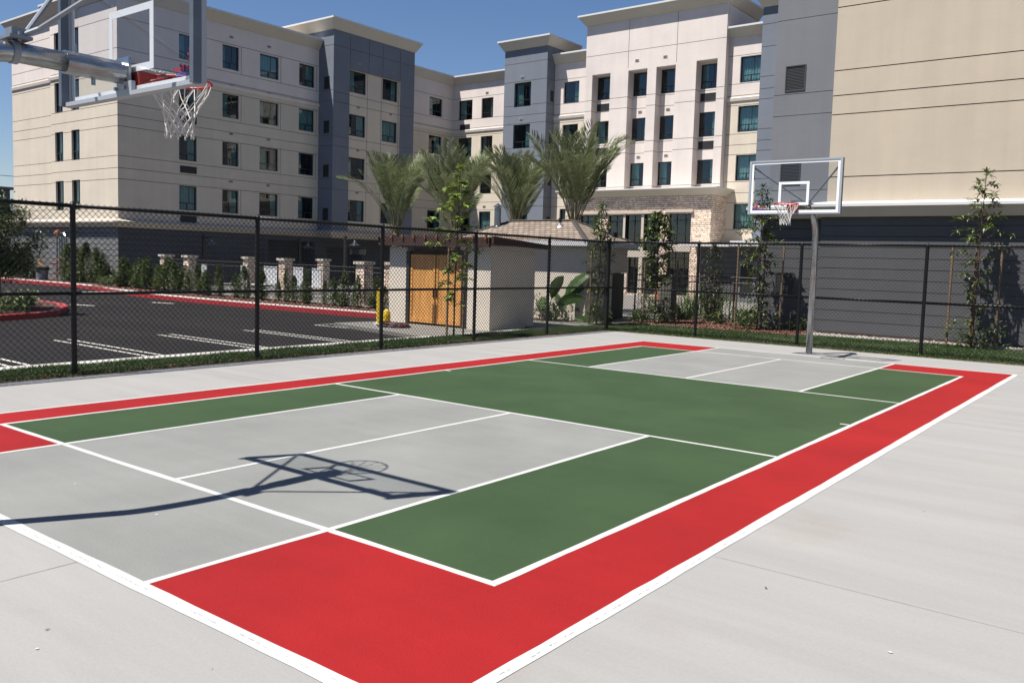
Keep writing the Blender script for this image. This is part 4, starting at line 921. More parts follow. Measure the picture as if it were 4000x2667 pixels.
def shrub(name, base, h, rad, n, seed, label, mats, leafL=.06, leafW=.018, shape='cone', cat='shrub', group=None, kind='quad', stem=True, z0=0):
    r = random.Random(seed); t = thing(name, (base[0], base[1], z0), label, cat, group)
    lf = MB()
    lumps = [(r.uniform(0, 6.28), r.uniform(.1, .95), r.uniform(.45, 1)) for _ in range(14)]
    for _ in range(n):
        a, f, k = lumps[r.randrange(len(lumps))] if r.random() < .6 else (r.uniform(0, 6.28), r.random(), 1)
        a += r.gauss(0, .5); f = min(1, max(0.02, f+r.gauss(0, .1)))
        prof = (1-f)**.55*(.35+.65*min(1, f*6)) if shape == 'cone' else math.sqrt(max(0, 1-(2*f-1)**2))*.95+.05
        rr = rad*prof*k*r.uniform(.35, 1.1)
        p = Vector((base[0]+rr*math.cos(a), base[1]+rr*math.sin(a), z0+h*f))
        d = Vector((math.cos(a), math.sin(a), r.uniform(-.1, 1.3)))+rv(r, .45)
        leaf_add(lf, p, d, Vector((0, 0, 1)), leafL*r.uniform(.6, 1.3), leafW*r.uniform(.7, 1.3), 0 if r.random() < .5 else 1, kind)
    if stem:
        tr = MB()
        for k in range(3): a = k*2.1; tr.tube([(base[0], base[1], z0), (base[0]+.25*rad*math.cos(a), base[1]+.25*rad*math.sin(a), z0+h*.75)], [.016, .006], 5)
        tr.build('stem', M['bark'], t)
    lf.build('foliage', [M[m] for m in mats], t)
    return t
# hedge shrubs along the pool fence
G2 = 'clipped upright shrubs along the pool fence'
protos = [shrub('hedge_shrub', (-100, 0), 1.1, .42, 1700, 20+i, 'x', ('lf_hedge', 'lf_dark'), .085, .022, group=G2) for i in range(3)]
kids_index()
hp = []
for i in range(40):
    f = i/39; x = -34.0+f*(21.2)
    y = 11.3-.95*min(1, max(0, (x+34)/8))+.0
    hp.append((x, y, 1.0+.24*math.sin(i*2.3)+(.22 if i < 12 else 0)))
for i, (x, y, hh) in enumerate(hp):
    pr = protos[i % 3]; c = copy_tree(pr); c.location = (x+.15*math.sin(i*5.1), y+.15*math.cos(i*3.7), 0); s = hh/1.1; w_ = (.66 if i > 15 else .92)+.20*math.sin(i*1.7); c.scale = (s*w_, s*w_, s); c.rotation_euler = (0, 0, i*1.9)
    c['label'] = ORD(i+1)+' green hedge shrub from the left in the row before the pool fence'
G3 = 'upright shrubs against the end wall'
for i, (x, y, hh) in enumerate([(-41.3, 12.1, 1.95), (-40.3, 12.1, 1.8), (-39.3, 12.1, 2.0), (-38.4, 12.2, 1.8), (-37.9, 12.3, 1.5), (-46.0, 12.0, 1.9), (-47.2, 12.0, 1.7), (-48.3, 12.0, 1.2), (-49.3, 12, 1.1)]):
    c = copy_tree(protos[i % 3]); c.location = (x, y, 0); c.scale = (hh/1.1*.85, hh/1.1*.85, hh/1.1); c.rotation_euler = (0, 0, i*2.2)
    c['label'] = (ORD(i+1)+' upright shrub right of the pipework against the end wall') if i < 5 else (ORD(i-4)+' upright shrub left of the rubbish bin, behind the round tree'); c['group'] = G3 if i < 5 else 'upright shrubs behind the round tree'
for p in protos:
    for ch in KIDS.get(p.name, []): bpy.data.objects.remove(ch)
    bpy.data.objects.remove(p)
# low shrubs at the left of hedge and in beds
G4 = 'low shrubs in the planting beds'
for i, (x, y, hh, rr, lab) in enumerate([(-35.6, 11.4, .45, .5, 'low spreading shrub at the left end of the hedge bed'), (-36.6, 11.7, .35, .4, 'small low shrub nearest the building corner'),
        (-6.35, 13.9, .75, .38, 'rounded glossy shrub before the iron fence at the mulch bed'), (-7.0, 13.4, .35, .3, 'small shrub at the left tip of the mulch bed'), (-5.2, 15.2, .35, .3, 'small green shrub in the middle of the mulch bed'),
        (-4.3, 15.0, .5, .35, 'leafy shrub beside the three stake tree'), (-2.6, 14.9, .35, .3, 'small shrub at the foot of the grey siding corner'), (-7.55, 14.9, .8, .4, 'shrub with pale leaves left of the iron fence'),
        (-7.3, 12.0, .3, .25, 'little shrub by the concrete path')]):
    shrub('low_shrub', (x, y), hh, rr, 420, 60+i, lab, ('lf_mid', 'lf_dark'), .10, .024, 'round', group=G4, stem=False)
shrub('copper_shrub', (-5.9, 16.2), 2.45, .42, 1700, 80, 'tall dark bronze leaved shrub wrapped round a post by the iron fence', ('lf_copper', 'lf_dark'), .10, .03, 'round', group=None)
# strap-leaf clumps behind the iron fence
def strap_clump(base, n, L, seed, label):
    r = random.Random(seed); t = MB()
    for _ in range(n):
        a = r.uniform(0, 6.28); el = r.uniform(.75, 1.45); l = L*r.uniform(.6, 1.1); b0 = Vector((base[0]+r.gauss(0, .25), base[1]+r.gauss(0, .18), 0))
        d = Vector((math.cos(a)*math.cos(el), math.sin(a)*math.cos(el), math.sin(el))); s = d.cross(Vector((0, 0, 1))).normalized()*.018
        p1 = b0+d*l*.6; p2 = b0+d*l-Vector((0, 0, l*.12))+Vector((math.cos(a), math.sin(a), 0))*l*.12
        t.add([b0-s, b0+s, p1+s, p1-s, p2], [(0, 1, 2, 3), (3, 2, 4)])
    return tag(t.build('strap_leaf_clump', M['strap']), label, 'plant', 'strap leaved clumps behind the iron fence')
for i, (x, y, L) in enumerate([(-7.0, 16.9, 1.25), (-6.6, 17.9, 1.3), (-6.9, 16.1, .7), (-5.0, 16.9, .6), (-4.4, 16.3, .55)]):
    strap_clump((x, y), 90, L, 90+i, ['tall pale strap leaved clump behind the iron fence', 'tallest strap leaved clump against the stone block', 'short strap leaved clump at the foot of the iron fence', 'low grassy clump right of the bronze shrub', 'low grassy clump beside the three stake tree'][i])
# banana-like plant
def paddle_plant(base, seed=5):
    r = random.Random(seed); t = thing('bird_of_paradise_plant', (base[0], base[1], 0), 'big paddle leaved green plant between shed and pool house', 'plant')
    spec = [(-2.3, 1.2, 1.45), (2.5, 1.0, 1.5), (-.2, 1.25, 1.55), (.5, 1.15, 1.45), (.25, .55, 1.55), (1.0, .95, 1.2), (-1.2, .9, 1.3), (3.4, .8, 1.2), (.3, .15, 1.35), (-2.7, .7, 1.2), (1.9, .7, 1.0), (-.6, .35, 1.1)]
    st = MB(); 
    for i, (az, el, L) in enumerate(spec):
        lf = MB(); az0 = math.atan2(.61, .79)+az*.55; h = Vector((math.cos(az0), math.sin(az0), 0))
        b0 = Vector((base[0]+r.gauss(0, .08), base[1]+r.gauss(0, .08), 0)); ln_ = L*1.22
        cur = [b0]; d = (h*math.cos(el)+Vector((0, 0, 1))*math.sin(el)); 
        for k in range(10):
            e2 = el-(.055*k+.006*k*k)*(1.6-el*.6); d = h*math.cos(e2)+Vector((0, 0, 1))*math.sin(e2); cur.append(cur[-1]+d*ln_/9)
        st.tube(cur[:6], [.022, .018, .015, .012, .010, .008], 6)
        vd = Vector((.56+r.gauss(0, .35), -.80+r.gauss(0, .3), .25)); side = (cur[6]-cur[3]).cross(vd).normalized(); ws = [.03, .12, .165, .175, .15, .10, .01]
        pts = cur[4:]
        for sgn in (1, -1):
            for k in range(len(pts)-1):
                a, b = pts[k], pts[k+1]; wa, wb = ws[k], ws[k+1]; tear = .85 if r.random() < .35 else 1
                n = side*sgn+vd*.18
                lf.add([a, b, b+n*wb*tear, a+n*wa], [(0, 1, 2, 3)])
        lf.build('leaf', M['lf_banana'], t)
    lf = MB()
    for _ in range(550):
        p = Vector((base[0]+r.gauss(0, .38), base[1]+r.gauss(0, .3), abs(r.gauss(.35, .22)))); leaf_add(lf, p, rv(r)+Vector((0, 0, .4)), Vector((0, 0, 1)), .13, .022, 0)
    lf.build('low_foliage', M['lf_dark'], t)
    st.build('stem', M['lf_banana'], t)
paddle_plant((-8.95, 11.5))
# big round tree in car-park island
def round_tree(base, h, rad, seed, label):
    r = random.Random(seed); t = thing('round_tree', (base[0], base[1], -.1), label, 'tree')
    tr = MB(); tr.tube([(base[0], base[1], -.15), (base[0]+.04, base[1], .7), (base[0], base[1]+.05, 1.6)], [.07, .05, .03], 8)
    lf = MB(); lumps = []
    for k in range(46):
        a = r.uniform(0, 6.28); f = r.random(); z = 1.0+(h-1.2)*f; rr = rad*math.sqrt(max(.05, 1-(2*f-.85)**2*.95))*r.uniform(.45, .98)
        c = Vector((base[0]+rr*math.cos(a), base[1]+rr*math.sin(a), z)); lumps.append(c); tr.tube([(base[0], base[1], .8+.5*f), (c+Vector((base[0], base[1], z)))/2-Vector((0, 0, .1)), c], [.02, .012, .004], 5)
    for c in lumps:
        s = r.uniform(.16, .30)
        for _ in range(190):
            o = rv(r, s*.62); leaf_add(lf, c+o, o.normalized()+rv(r, .6)+Vector((0, 0, .3)), Vector((0, 0, 1)), .085*r.uniform(.7, 1.3), .024, 0 if r.random() < .42 else 1, 'quad')
    tr.build('trunk', M['bark'], t); lf.build('crown', [M['lf_mid'], M['lf_dark']], t)
round_tree((-20.2, .35), 3.25, 1.15, 31, 'dense round dark green tree at the left edge of the car park')
# island kerb, ground cover, stake
isl = [(-30, .0), (-30, 3.4), (-23.1, 3.2), (-22.4, 3.15), (-21.2, 2.75), (-20.5, 2.35), (-19.1, 1.5), (-18.3, .55), (-17.8, -.6), (-17.6, -3), (-17.6, -8), (-30, -8)]
sheet('island_kerb', isl, .0, 'red_kerb', -.16)
sheet('island_bed', [(-29.8, .0), (-29.8, 3.15), (-23.0, 2.95), (-22.2, 2.8), (-21.2, 2.45), (-20.6, 2.1), (-19.3, 1.35), (-18.55, .4), (-18.0, -.7), (-17.8, -3), (-17.8, -7.8), (-29.8, -7.8)], .006, 'mulch')
r = random.Random(40); lf = MB()
for _ in range(12000):
    x = r.uniform(-22.6, -18.2); y = r.uniform(-4.5, 2.6)
    if y > 2.4-(x+22.4)*.50: continue
    hh = .36+.10*math.sin(x*3+y*2)
    leaf_add(lf, Vector((x, y, r.uniform(.02, hh))), rv(r)+Vector((0, 0, .8)), Vector((0, 0, 1)), .10, .03, 0 if r.random() < .5 else 1, 'quad')
tag(lf.build('ground_cover', [M['lf_hedge'], M['lf_dark']]), 'low dark green ground cover inside the red kerbed island', 'ground cover', kind='stuff')

# palms
def make_frond(seed, L, curve):
    r = random.Random(seed); mb = MB(); n = 16; pts = []; p = Vector((0, 0, 0)); el = 0
    for i in range(n+1):
        pts.append(p.copy()); e = -curve*(i/n)**1.8; p = p+Vector((math.cos(e), 0, math.sin(e)))*L/n
    mb.tube(pts, [.018*(1-.85*i/n)+.002 for i in range(n+1)], 5, mi=1)
    m = 58
    for k in range(m):
        f = .30+.7*k/m; x = f*n; i = min(int(x), n-1); q = pts[i]+(pts[i+1]-pts[i])*(x-i); d = (pts[i+1]-pts[i]).normalized()
        ll = L*.20*(math.sin(math.pi*min(1, (f-.22)*1.25))**.6+.15)
        for s in (1, -1):
            dd = d*.80+Vector((0, s*.56, 0))+Vector((0, 0, .24))+rv(r, .08); dd.normalize(); w = Vector((0, 0, 1)).cross(dd).normalized()*.017+Vector((0, 0, .005))
            a = q; b = q+dd*ll*.55; c = q+dd*ll-Vector((0, 0, ll*.10))
            mb.add([a, b+w, c, b-w], [(0, 1, 2, 3)], 0)
    o = mb.build('frond', [M['lf_palm'], M['palmstem']], local=True); COL.objects.unlink(o); return o.data
FR = [make_frond(s, 3.6, c) for s, c in ((1, .45), (2, .85), (3, .65), (4, 1.15), (5, .3))]
def palm(base, zt, scale, seed, label):
    r = random.Random(seed); t = thing('palm_tree', (base[0], base[1], 0), label, 'palm tree', 'feathery palms in the courtyard')
    tr = MB(); pr = [(.20, 0)]
    z = .1
    while z < zt: pr += [(.17, z), (.145, z+.07)]; z += .12
    pr.append((.10, zt+.15)); tr.lathe(pr, (base[0], base[1], 0), 12); tr.build('trunk', M['palmtrunk'], t)
    N = 30
    for i in range(N):
        o = bpy.data.objects.new('frond', FR[i % 5]); COL.objects.link(o); o.parent = t
        f = i/N; tilt = math.radians(89-(21 if i % 9 else 38)*f**.9+r.uniform(-4, 4)); az = i*2.399+r.uniform(-.2, .2)
        o.location = (.06*math.cos(az), .06*math.sin(az), zt+.05-.12*f)
        mtx = Matrix.Rotation(az, 4, 'Z') @ Matrix.Rotation(-tilt, 4, 'Y') @ Matrix.Rotation(r.uniform(-.5, .5), 4, 'X')
        o.rotation_euler = mtx.to_euler(); s = scale*r.uniform(.82, 1.06); o.scale = (s, s, s)
palm((-20.9, 16.6), 2.75, 1.03, 1, 'leftmost feathery palm, rising behind the shed roof')
palm((-17.5, 16.6), 2.75, 1.0, 2, 'second palm from the left, with lobed tree leaves before it')
palm((-14.5, 16.8), 2.9, .88, 3, 'third palm from the left, above the round vent pipe')
palm((-11.7, 16.7), 3.05, 1.03, 4, 'rightmost and tallest palm, at the right end of the pool house ridge')

# ------------------------------------------------------------------ trash enclosure
enc = thing('trash_enclosure', (-10, 8.4, 0), 'cream walled bin enclosure with orange wooden doors and dark brown roof', 'shed')
EY = 7.43; EX0, EX1 = -11.81, -8.07
for a, b in ((EX0, -11.12), (-8.87, EX1)): mb = MB(); mb.box(a, b, EY, EY+.25, -.2, 2.08); mb.build('front_pier', M['shedwall'], enc)
mb = MB(); mb.box(EX1-.2, EX1, EY+.25, 9.38, -.2, 2.06); mb.box(EX0, EX0+.2, EY+.25, 9.38, -.2, 2.06); mb.box(EX0+.2, EX1-.2, 9.2, 9.38, -.2, 2.06); mb.build('side_wall', M['shedwall'], enc)
for a, b in ((-11.12, -11.0), (-9.05, -8.87)): mb = MB(); mb.box(a, b, EY-.03, EY+.12, -.15, 1.98); mb.build('gate_post', M['iron'], enc)
for i, (a, b) in enumerate(((-10.97, -10.04), (-9.99, -9.08))):
    mb = MB(); mb.box(a, b, EY+.02, EY+.05, .0, 1.89)
    for (c, d, e, f) in ((a, a+.07, 0, 1.89), (b-.07, b, 0, 1.89), (a+.07, b-.07, 1.77, 1.89), (a+.07, b-.07, 0, .12)): mb.box(c, d, EY+.0, EY+.019, e, f)
    o = mb.build('gate_door', M['door'], enc)
    l = MB(); x = b-.05 if i == 0 else a+.02; l.box(x, x+.03, EY-.03, EY-.005, .72, .98); l.tube([(x+.015, EY-.02, .02), (x+.015, EY-.02, .55)], .01, 6); l.build('latch', M['iron'], o, root=enc)
mb = MB(); mb.box(EX0-.22, EX1+.12, EY-.25, EY-.17, 2.12, 2.37)
for x in (EX1+.20, EX0-.22): mb.add([(x, EY-.25, 2.20), (x+.08, EY-.25, 2.20), (x+.08, 9.60, 2.12), (x, 9.60, 2.12), (x, EY-.25, 2.40), (x+.08, EY-.25, 2.40), (x+.08, 9.60, 2.25), (x, 9.60, 2.25)], [(0, 3, 2, 1), (4, 5, 6, 7), (0, 1, 5, 4), (1, 2, 6, 5), (2, 3, 7, 6), (3, 0, 4, 7)])
mb.build('fascia', M['brown'], enc)
mb = MB(); mb.add([(EX0-.13, EY-.16, 2.345), (EX1+.19, EY-.16, 2.345), (EX1+.19, 9.58, 2.20), (EX0-.13, 9.58, 2.20), (EX0-.13, EY-.16, 2.375), (EX1+.19, EY-.16, 2.375), (EX1+.19, 9.58, 2.23), (EX0-.13, 9.58, 2.23)], [(0, 3, 2, 1), (4, 5, 6, 7), (0, 1, 5, 4), (1, 2, 6, 5), (2, 3, 7, 6), (3, 0, 4, 7)]); mb.build('roof_sheet', M['brown'], enc)
for k in range(10):
    x = EX0-.12+k*.43; mb = MB(); mb.box(x, x+.06, EY-.40, EY+1.9, 2.372, 2.47); mb.build('rafter', M['rafter'] if 0 else M['brown'], enc) if 0 else None
    mb = MB(); mb.box(x, x+.05, EY-.30, EY-.251, 2.33, 2.42); mb.build('rafter_tail', M['rafter'], enc)
for x in (-11.45, -8.5): mb = MB(); mb.box(x, x+.14, EY-.03, EY-.005, 2.05, 2.12); mb.build('bracket', M['steel'], enc)

# ------------------------------------------------------------------ pool house
ph = thing('pool_house', (-10.8, 13.4, 0), 'low cream pool house with brown shingled hip roof', 'shed')
PW = (-13.3, -8.2, 12.2, 14.65)
mb = MB(); mb.box(PW[0], PW[1], PW[2], 12.4, 0, 2.4); mb.box(PW[0], PW[0]+.2, 12.4, 14.45, 0, 2.4); mb.box(PW[0], PW[1], 14.45, PW[3], 1.5, 2.4); mb.box(PW[1]-.2, PW[1], 12.4, 13.75, 0, 2.4); mb.box(PW[1]-.2, PW[1], 13.75, 14.45, 1.5, 2.4)
mb.box(PW[0], PW[0]+2.8, 14.47, PW[3]-.02, 0, 1.5); mb.build('wall', M['shedwall'], ph)
mb = MB(); mb.box(PW[1]-.12, PW[1]-.06, 13.76, 14.6, .02, 1.49); mb.box(-10.4, -8.3, 14.5, 14.56, .02, 1.49); mb.build('door_panel', M['iron'], ph)
E = (-13.62, -8.0, 11.88, 14.97); ze, zr = 2.44, 3.15; ym = (E[2]+E[3])/2; dd = (E[3]-E[2])/2
A_, B_ = (E[0]+dd, ym, zr), (E[1]-dd, ym, zr)
mb = MB(); c = [(E[0], E[2], ze), (E[1], E[2], ze), (E[1], E[3], ze), (E[0], E[3], ze)]
mb.add([c[0], c[1], B_, A_], [(0, 1, 2, 3)]); mb.add([c[1], c[2], B_], [(0, 1, 2)]); mb.add([c[2], c[3], A_, B_], [(0, 1, 2, 3)]); mb.add([c[3], c[0], A_], [(0, 1, 2)])
ro = mb.build('roof', M['shingle'], ph)
uv = ro.data.uv_layers.new(name='UVMap')
sl = math.hypot(dd, zr-ze)/dd
for p in ro.data.polygons:
    for li in p.loop_indices:
        v = ro.data.vertices[ro.data.loops[li].vertex_index].co
        uv.data[li].uv = (v.x, v.y*sl) if p.index in (0, 2) else (v.y, v.x*sl)
mb = MB()
for a, b in ((c[0], A_), (c[1], B_), (c[2], B_), (c[3], A_), (A_, B_)):
    a, b = Vector(a), Vector(b); n = int((b-a).length/.2); hdir = (b-a).normalized(); s = hdir.cross(Vector((0, 0, 1))).normalized()*.09
    for k in range(n):
        p, p2 = a+(b-a)*k/n, a+(b-a)*(k+1.15)/n
        u0, u1 = Vector((0, 0, .045)), Vector((0, 0, .025))
        mb.add([p-s+Vector((0, 0, .0)), p+u0, p+s, p2-s, p2+u1, p2+s], [(0, 1, 4, 3), (1, 2, 5, 4), (0, 2, 1)])
mb.build('ridge_tiles', M['shingle'], ro, root=ph)
mb = MB(); mb.box(E[0], E[1], E[2]-.02, E[2]+.0, ze-.14, ze-.005); mb.box(E[1], E[1]+.02, E[2]-.02, E[3], ze-.14, ze-.005); mb.box(E[0]+.01, E[1]-.01, E[2]+.005, E[3]-.01, ze-.13, ze-.11); mb.build('fascia', M['gutter'], ph)
mb = MB(); vp = (-12.35, 12.98); mb.lathe([(.15, 2.78), (.15, 2.93), (.115, 2.96), (.115, 3.58), (.06, 3.585), (.06, 3.60), (.17, 3.60), (.02, 3.72)], (vp[0], vp[1], 0), 20); mb.build('vent_pipe', M['lampsteel'], ph, smooth=False)
mb = MB(); mb.lathe([(.12, 2.86), (.06, 2.95), (.045, 2.97), (.045, 3.16)], (-9.75, 12.95, 0), 14); mb.build('vent_pipe', M['gutter'], ph)
mb = MB(); mb.lathe([(.05, 3.06), (.05, 3.2)], (-9.75, 12.95, 0), 14); mb.build('vent_cap', M['black'], ph)
mb = MB(); mb.box(-8.75, -8.45, 14.15, 14.4, 2.68, 2.80); mb.build('roof_vent', M['black'], ph)

# ------------------------------------------------------------------ bollard, hydrant-like post, hose
bo = thing('bollard', (-10.95, 6.35, -.15), 'yellow steel bollard at the left corner of the bin enclosure', 'bollard')
mb = MB(); mb.lathe([(.085, -.15), (.085, .86), (.075, .91), (.045, .94), (.003, .95)], (-10.85, 6.15, 0), 18); mb.build('post', M['yellow'], bo, smooth=False)
mb = MB(); mb.lathe([(.14, -.05), (.16, -.02), (.16, .05), (.145, .07)], (-10.85, 6.15, -.05), 18); mb.build('collar', M['kerb'], bo)
hy = thing('short_bollard', (-11.6, 7.1, -.1), 'short yellow rounded guard beside the tall bollard', 'bollard')
mb = MB(); mb.lathe([(.10, -.1), (.11, .0), (.11, .2), (.08, .30), (.04, .35), (.003, .36)], (-11.2, 6.75, 0), 14); mb.build('body', M['yellow'], hy)
mb = MB(); pts = []
for k in range(160): a = k*.35; rr = .36+.07*math.sin(k*.9)+.05*math.cos(k*.23); pts.append((-10.35+rr*1.15*math.cos(a), 6.2+rr*.75*math.sin(a), -.04+.022*(k//22)*.6+.01*math.sin(k)))
mb.tube(pts, .016, 5); tag(mb.build('garden_hose', M['hose']), 'coiled maroon hose on the ground before the enclosure', 'hose')

# ------------------------------------------------------------------ pool fence, pilasters, lamps, loungers, pool
def iron_fence(name, pts, h, label, mname='iron', gap=.11):
    t = thing(name, (*pts[0], 0), label, 'fence')
    for i in range(len(pts)-1):
        a, b = Vector((*pts[i], 0)), Vector((*pts[i+1], 0)); L = (b-a).length; d = (b-a)/L; n = int(L/gap)
        for z in (.12, h-.22, h-.04): rl = MB(); rl.tube([a+Vector((0, 0, z)), b+Vector((0, 0, z))], .017, 4); rl.build('rail', M[mname], t)
        pk = MB()
        for k in range(1, n): p = a+d*(L*k/n); pk.tube([p+Vector((0, 0, .05)), p+Vector((0, 0, h))], .009, 4)
        pk.build('picket_panel', M[mname], t)
        po = MB(); po.tube([a, a+Vector((0, 0, h+.05))], .03, 4); po.build('post', M[mname], t)
    return t
iron_fence('iron_fence', [(-34.2, 13.7), (-31.5, 13.3), (-27.9, 12.7), (-25.0, 12.4), (-21.5, 12.1), (-18.0, 11.8), (-15.0, 11.7), (-13.3, 11.7)], 1.42, 'dark bronze picket fence around the pool behind the hedge')
iron_fence('iron_fence', [(-8.0, 14.9), (-7.0, 15.4), (-6.4, 16.2), (-5.3, 16.6), (-4.0, 16.6)], 1.5, 'dark picket fence behind the mulch bed by the entrance')
pil = thing('stone_pillar', (0, 0, 0), 'x', 'pillar', 'stone pillars of the pool fence')
mb = MB(); mb.box(-.22, .22, -.22, .22, 0, 1.5); mb.build('shaft', M['stone'], pil, local=True); mb = MB(); mb.box(-.29, .29, -.29, .29, 1.5, 1.6); mb.build('cap', M['trim'], pil, local=True)
kids_index()
for i, (x, y, lab) in enumerate([(-34.35, 13.75, 'leftmost stone pillar of the pool fence'), (-31.5, 13.3, 'second stone pillar from the left, at the hedge'), (-31.9, 16.9, 'stone pillar standing back behind the second one'), (-25.9, 14.6, 'stone pillar between the white loungers'),
        (-28.9, 19.3, 'stone pillar set back beside the rightmost lounger'), (-17.8, 11.95, 'stone pillar left of the yellow bollard'), (-17.6, 13.2, 'rearmost stone pillar, half hidden by the one near the bollard')]):
    c = pil if i == 0 else copy_tree(pil); c.location = (x, y, 0); c['label'] = lab
lamp = thing('gooseneck_lamp', (0, 0, 0), 'x', 'lamp', 'pole lamps by the pool')
mb = MB(); mb.box(-.07, .07, -.07, .07, 0, 2.95); mb.build('pole', M['iron'], lamp, local=True); mb = MB(); mb.tube([(0, 0, 2.75), (.5, 0, 2.78), (.75, 0, 2.8), (.8, 0, 2.65)], .03, 6); mb.build('arm', M['iron'], lamp, local=True)
mb = MB(); mb.lathe([(.03, 2.72), (.09, 2.62), (.13, 2.52), (.34, 2.43), (.35, 2.41)], (.8, 0, 0), 16); mb.build('shade', M['lampsteel'], lamp, local=True, smooth=False)
kids_index()
for i, (x, y, lab) in enumerate([(-32.6, 24.0, 'black pole lamp with a metal dome shade nearest the shed'), (-37.1+.8, 17.1, 'metal dome lamp on the left over the pool fence'), (-36.3, 23.6, 'metal dome lamp in the middle above the loungers')]):
    c = lamp if i == 0 else copy_tree(lamp); c.location = (x, y, 0 if i == 0 else -.2); c['label'] = lab
mb = MB(); mb.box(-32.2, -30.9, 24.0, 24.05, 1.9, 2.2); tag(mb.build('wall_sign', M['lampsteel']), 'small pale blank panel hanging below the right pool lamp', 'panel')
lg = thing('pool_lounger', (0, 0, 0), 'x', 'lounge chair', 'white pool loungers behind the fence')
mb = MB(); mb.box(-.32, .32, .0, .03, .32, 1.12); mb.add([(-.32, -.02, .3), (.32, -.02, .3), (.32, -1.2, .28), (-.32, -1.2, .28)], [(0, 1, 2, 3)]); mb.build('sling', M['sling'], lg, local=True)
for x in (-.33, .33): mb = MB(); mb.tube([(x, -1.25, .29), (x, 0, .29), (x, .02, 1.14)], .018, 6); mb.build('side_rail', M['white'], lg, local=True)
for (x, y) in ((-.33, -1.1), (.33, -1.1), (-.33, 0), (.33, 0)): mb = MB(); mb.tube([(x, y, 0), (x, y, .29)], .018, 6); mb.build('leg', M['white'], lg, local=True)
kids_index()
for i, (x, y, s) in enumerate([(-28.9, 16.0, 1.5), (-27.9, 16.9, 1.2), (-26.7, 16.0, .95), (-25.45, 16, 1.0), (-29.9, 15.2, .8), (-33.0, 15.0, .7)]):
    c = lg if i == 0 else copy_tree(lg); c.location = (x, y, 0); c.scale = (s, 1, 1.05)
    c['label'] = ['widest white sling lounger behind the pool fence', 'white sling lounger just left of the stone pillar', 'white sling lounger between two stone pillars', 'rightmost white sling lounger behind the fence', 'white sling lounger at the left of the group', 'white chair half hidden by the leftmost hedge shrubs'][i]
sheet('pool_water', rect(-27, -14.5, 18.5, 24), .01, 'poolwater')
sheet('pool_coping', rect(-27.4, -14.1, 18.1, 24.4), .004, 'kerb')
for (x, lab) in ((-22.6, 'left bent chrome pool handrail'), (-21.2, 'right bent chrome pool handrail')):
    mb = MB(); mb.tube([(x, 17.9, 0), (x, 17.9, .6), (x, 18.0, .78), (x, 18.15, .82), (x, 18.3, .72), (x+.05, 18.6, .1)], .022, 8); tag(mb.build('pool_handrail', M['steel']), lab, 'handrail', 'chrome handrails at the pool')
# courtyard chair with wooden back
ch = thing('patio_chair', (-9.9, 20.5, 0), 'orange brown wooden patio chair seen through the fence', 'chair')
mb = MB(); mb.box(-10.3, -9.7, 20.5, 20.56, .42, .50); mb.box(-10.3, -9.7, 20.5, 20.56, .8, .95)
for k in range(6): x = -10.3+k*.11; mb.box(x, x+.05, 20.51, 20.55, .5, .8)
mb.build('backrest', M['wicker'], ch); mb = MB(); mb.box(-10.3, -9.7, 20.0, 20.5, .38, .43); mb.build('seat', M['wicker'], ch)
for (x, y) in ((-10.28, 20.02), (-9.76, 20.02), (-10.28, 20.5), (-9.76, 20.5)): mb = MB(); mb.box(x, x+.05, y, y+.05, 0, .38); mb.build('leg', M['wicker'], ch)
# utility posts / timber box by the iron fence
bx = thing('timber_post_cluster', (-6.9, 15.4, 0), 'dark square boxed post in the iron fence before the stonework', 'post')
mb = MB(); mb.box(-7.25, -6.85, 15.2, 15.6, 0, 1.5); mb.box(-7.28, -6.82, 15.17, 15.63, 1.42, 1.5)
for k in range(4): mb.box(-7.22+k*.1, -7.19+k*.1, 15.185, 15.199, .05, 1.4)
mb.build('box', M['ironb'], bx)

# ------------------------------------------------------------------ backflow device, bin, faucet
bf = thing('backflow_assembly', (-42.3, 12.2, 0), 'dark steel pipework with red valves against the end wall', 'pipework')
mb = MB()
for x in (-42.75, -42.25, -41.95, -41.7): mb.tube([(x, 12.2, 0), (x, 12.2, 2.4)], .05, 10)
mb.tube([(-42.75, 12.2, 2.4), (-42.6, 12.2, 2.55), (-41.9, 12.2, 2.55), (-41.7, 12.2, 2.4)], .06, 10); mb.build('pipe', M['steel'], bf)
mb = MB(); mb.box(-42.7, -42.3, 12.3, 12.55, .2, 2.3); mb.build('housing', M['iron'], bf)
mb = MB(); mb.tube([(-42.85, 12.2, 2.5), (-42.65, 12.2, 2.62), (-42.4, 12.2, 2.62)], .13, 10); mb.build('lagging', M['orangelid'], bf)
for (x, z) in ((-42.9, .85), (-42.2, .62), (-42.5, .35), (-42.15, 1.15), (-41.9, .7)): mb = MB(); mb.lathe([(.03, 0), (.17, .02), (.17, .07), (.03, .09)], (x, 12.05, z), 12); mb.build('valve_wheel', M['vred'], bf)
tb = thing('rubbish_bin', (-42.85, 11.8, 0), 'grey round rubbish bin with a black liner and cardboard in it', 'bin')
mb = MB(); mb.lathe([(.27, 0), (.33, .62), (.35, .64)], (-43.2, 11.6, 0), 18); mb.build('bin_body', M['bin'], tb); mb = MB(); mb.lathe([(.36, .55), (.37, .66), (.33, .72), (.30, .6)], (-43.2, 11.6, 0), 18); mb.build('liner', M['black'], tb)
mb = MB(); mb.add([(-43.55, 11.5, .7), (-43.0, 11.5, .72), (-43.3, 11.6, 1.18), (-43.75, 11.6, 1.02), (-43.55, 11.56, .7), (-43.0, 11.56, .72), (-43.3, 11.66, 1.18), (-43.75, 11.66, 1.02)], [(0, 1, 2, 3), (4, 7, 6, 5), (0, 4, 5, 1), (1, 5, 6, 2), (2, 6, 7, 3), (3, 7, 4, 0)])
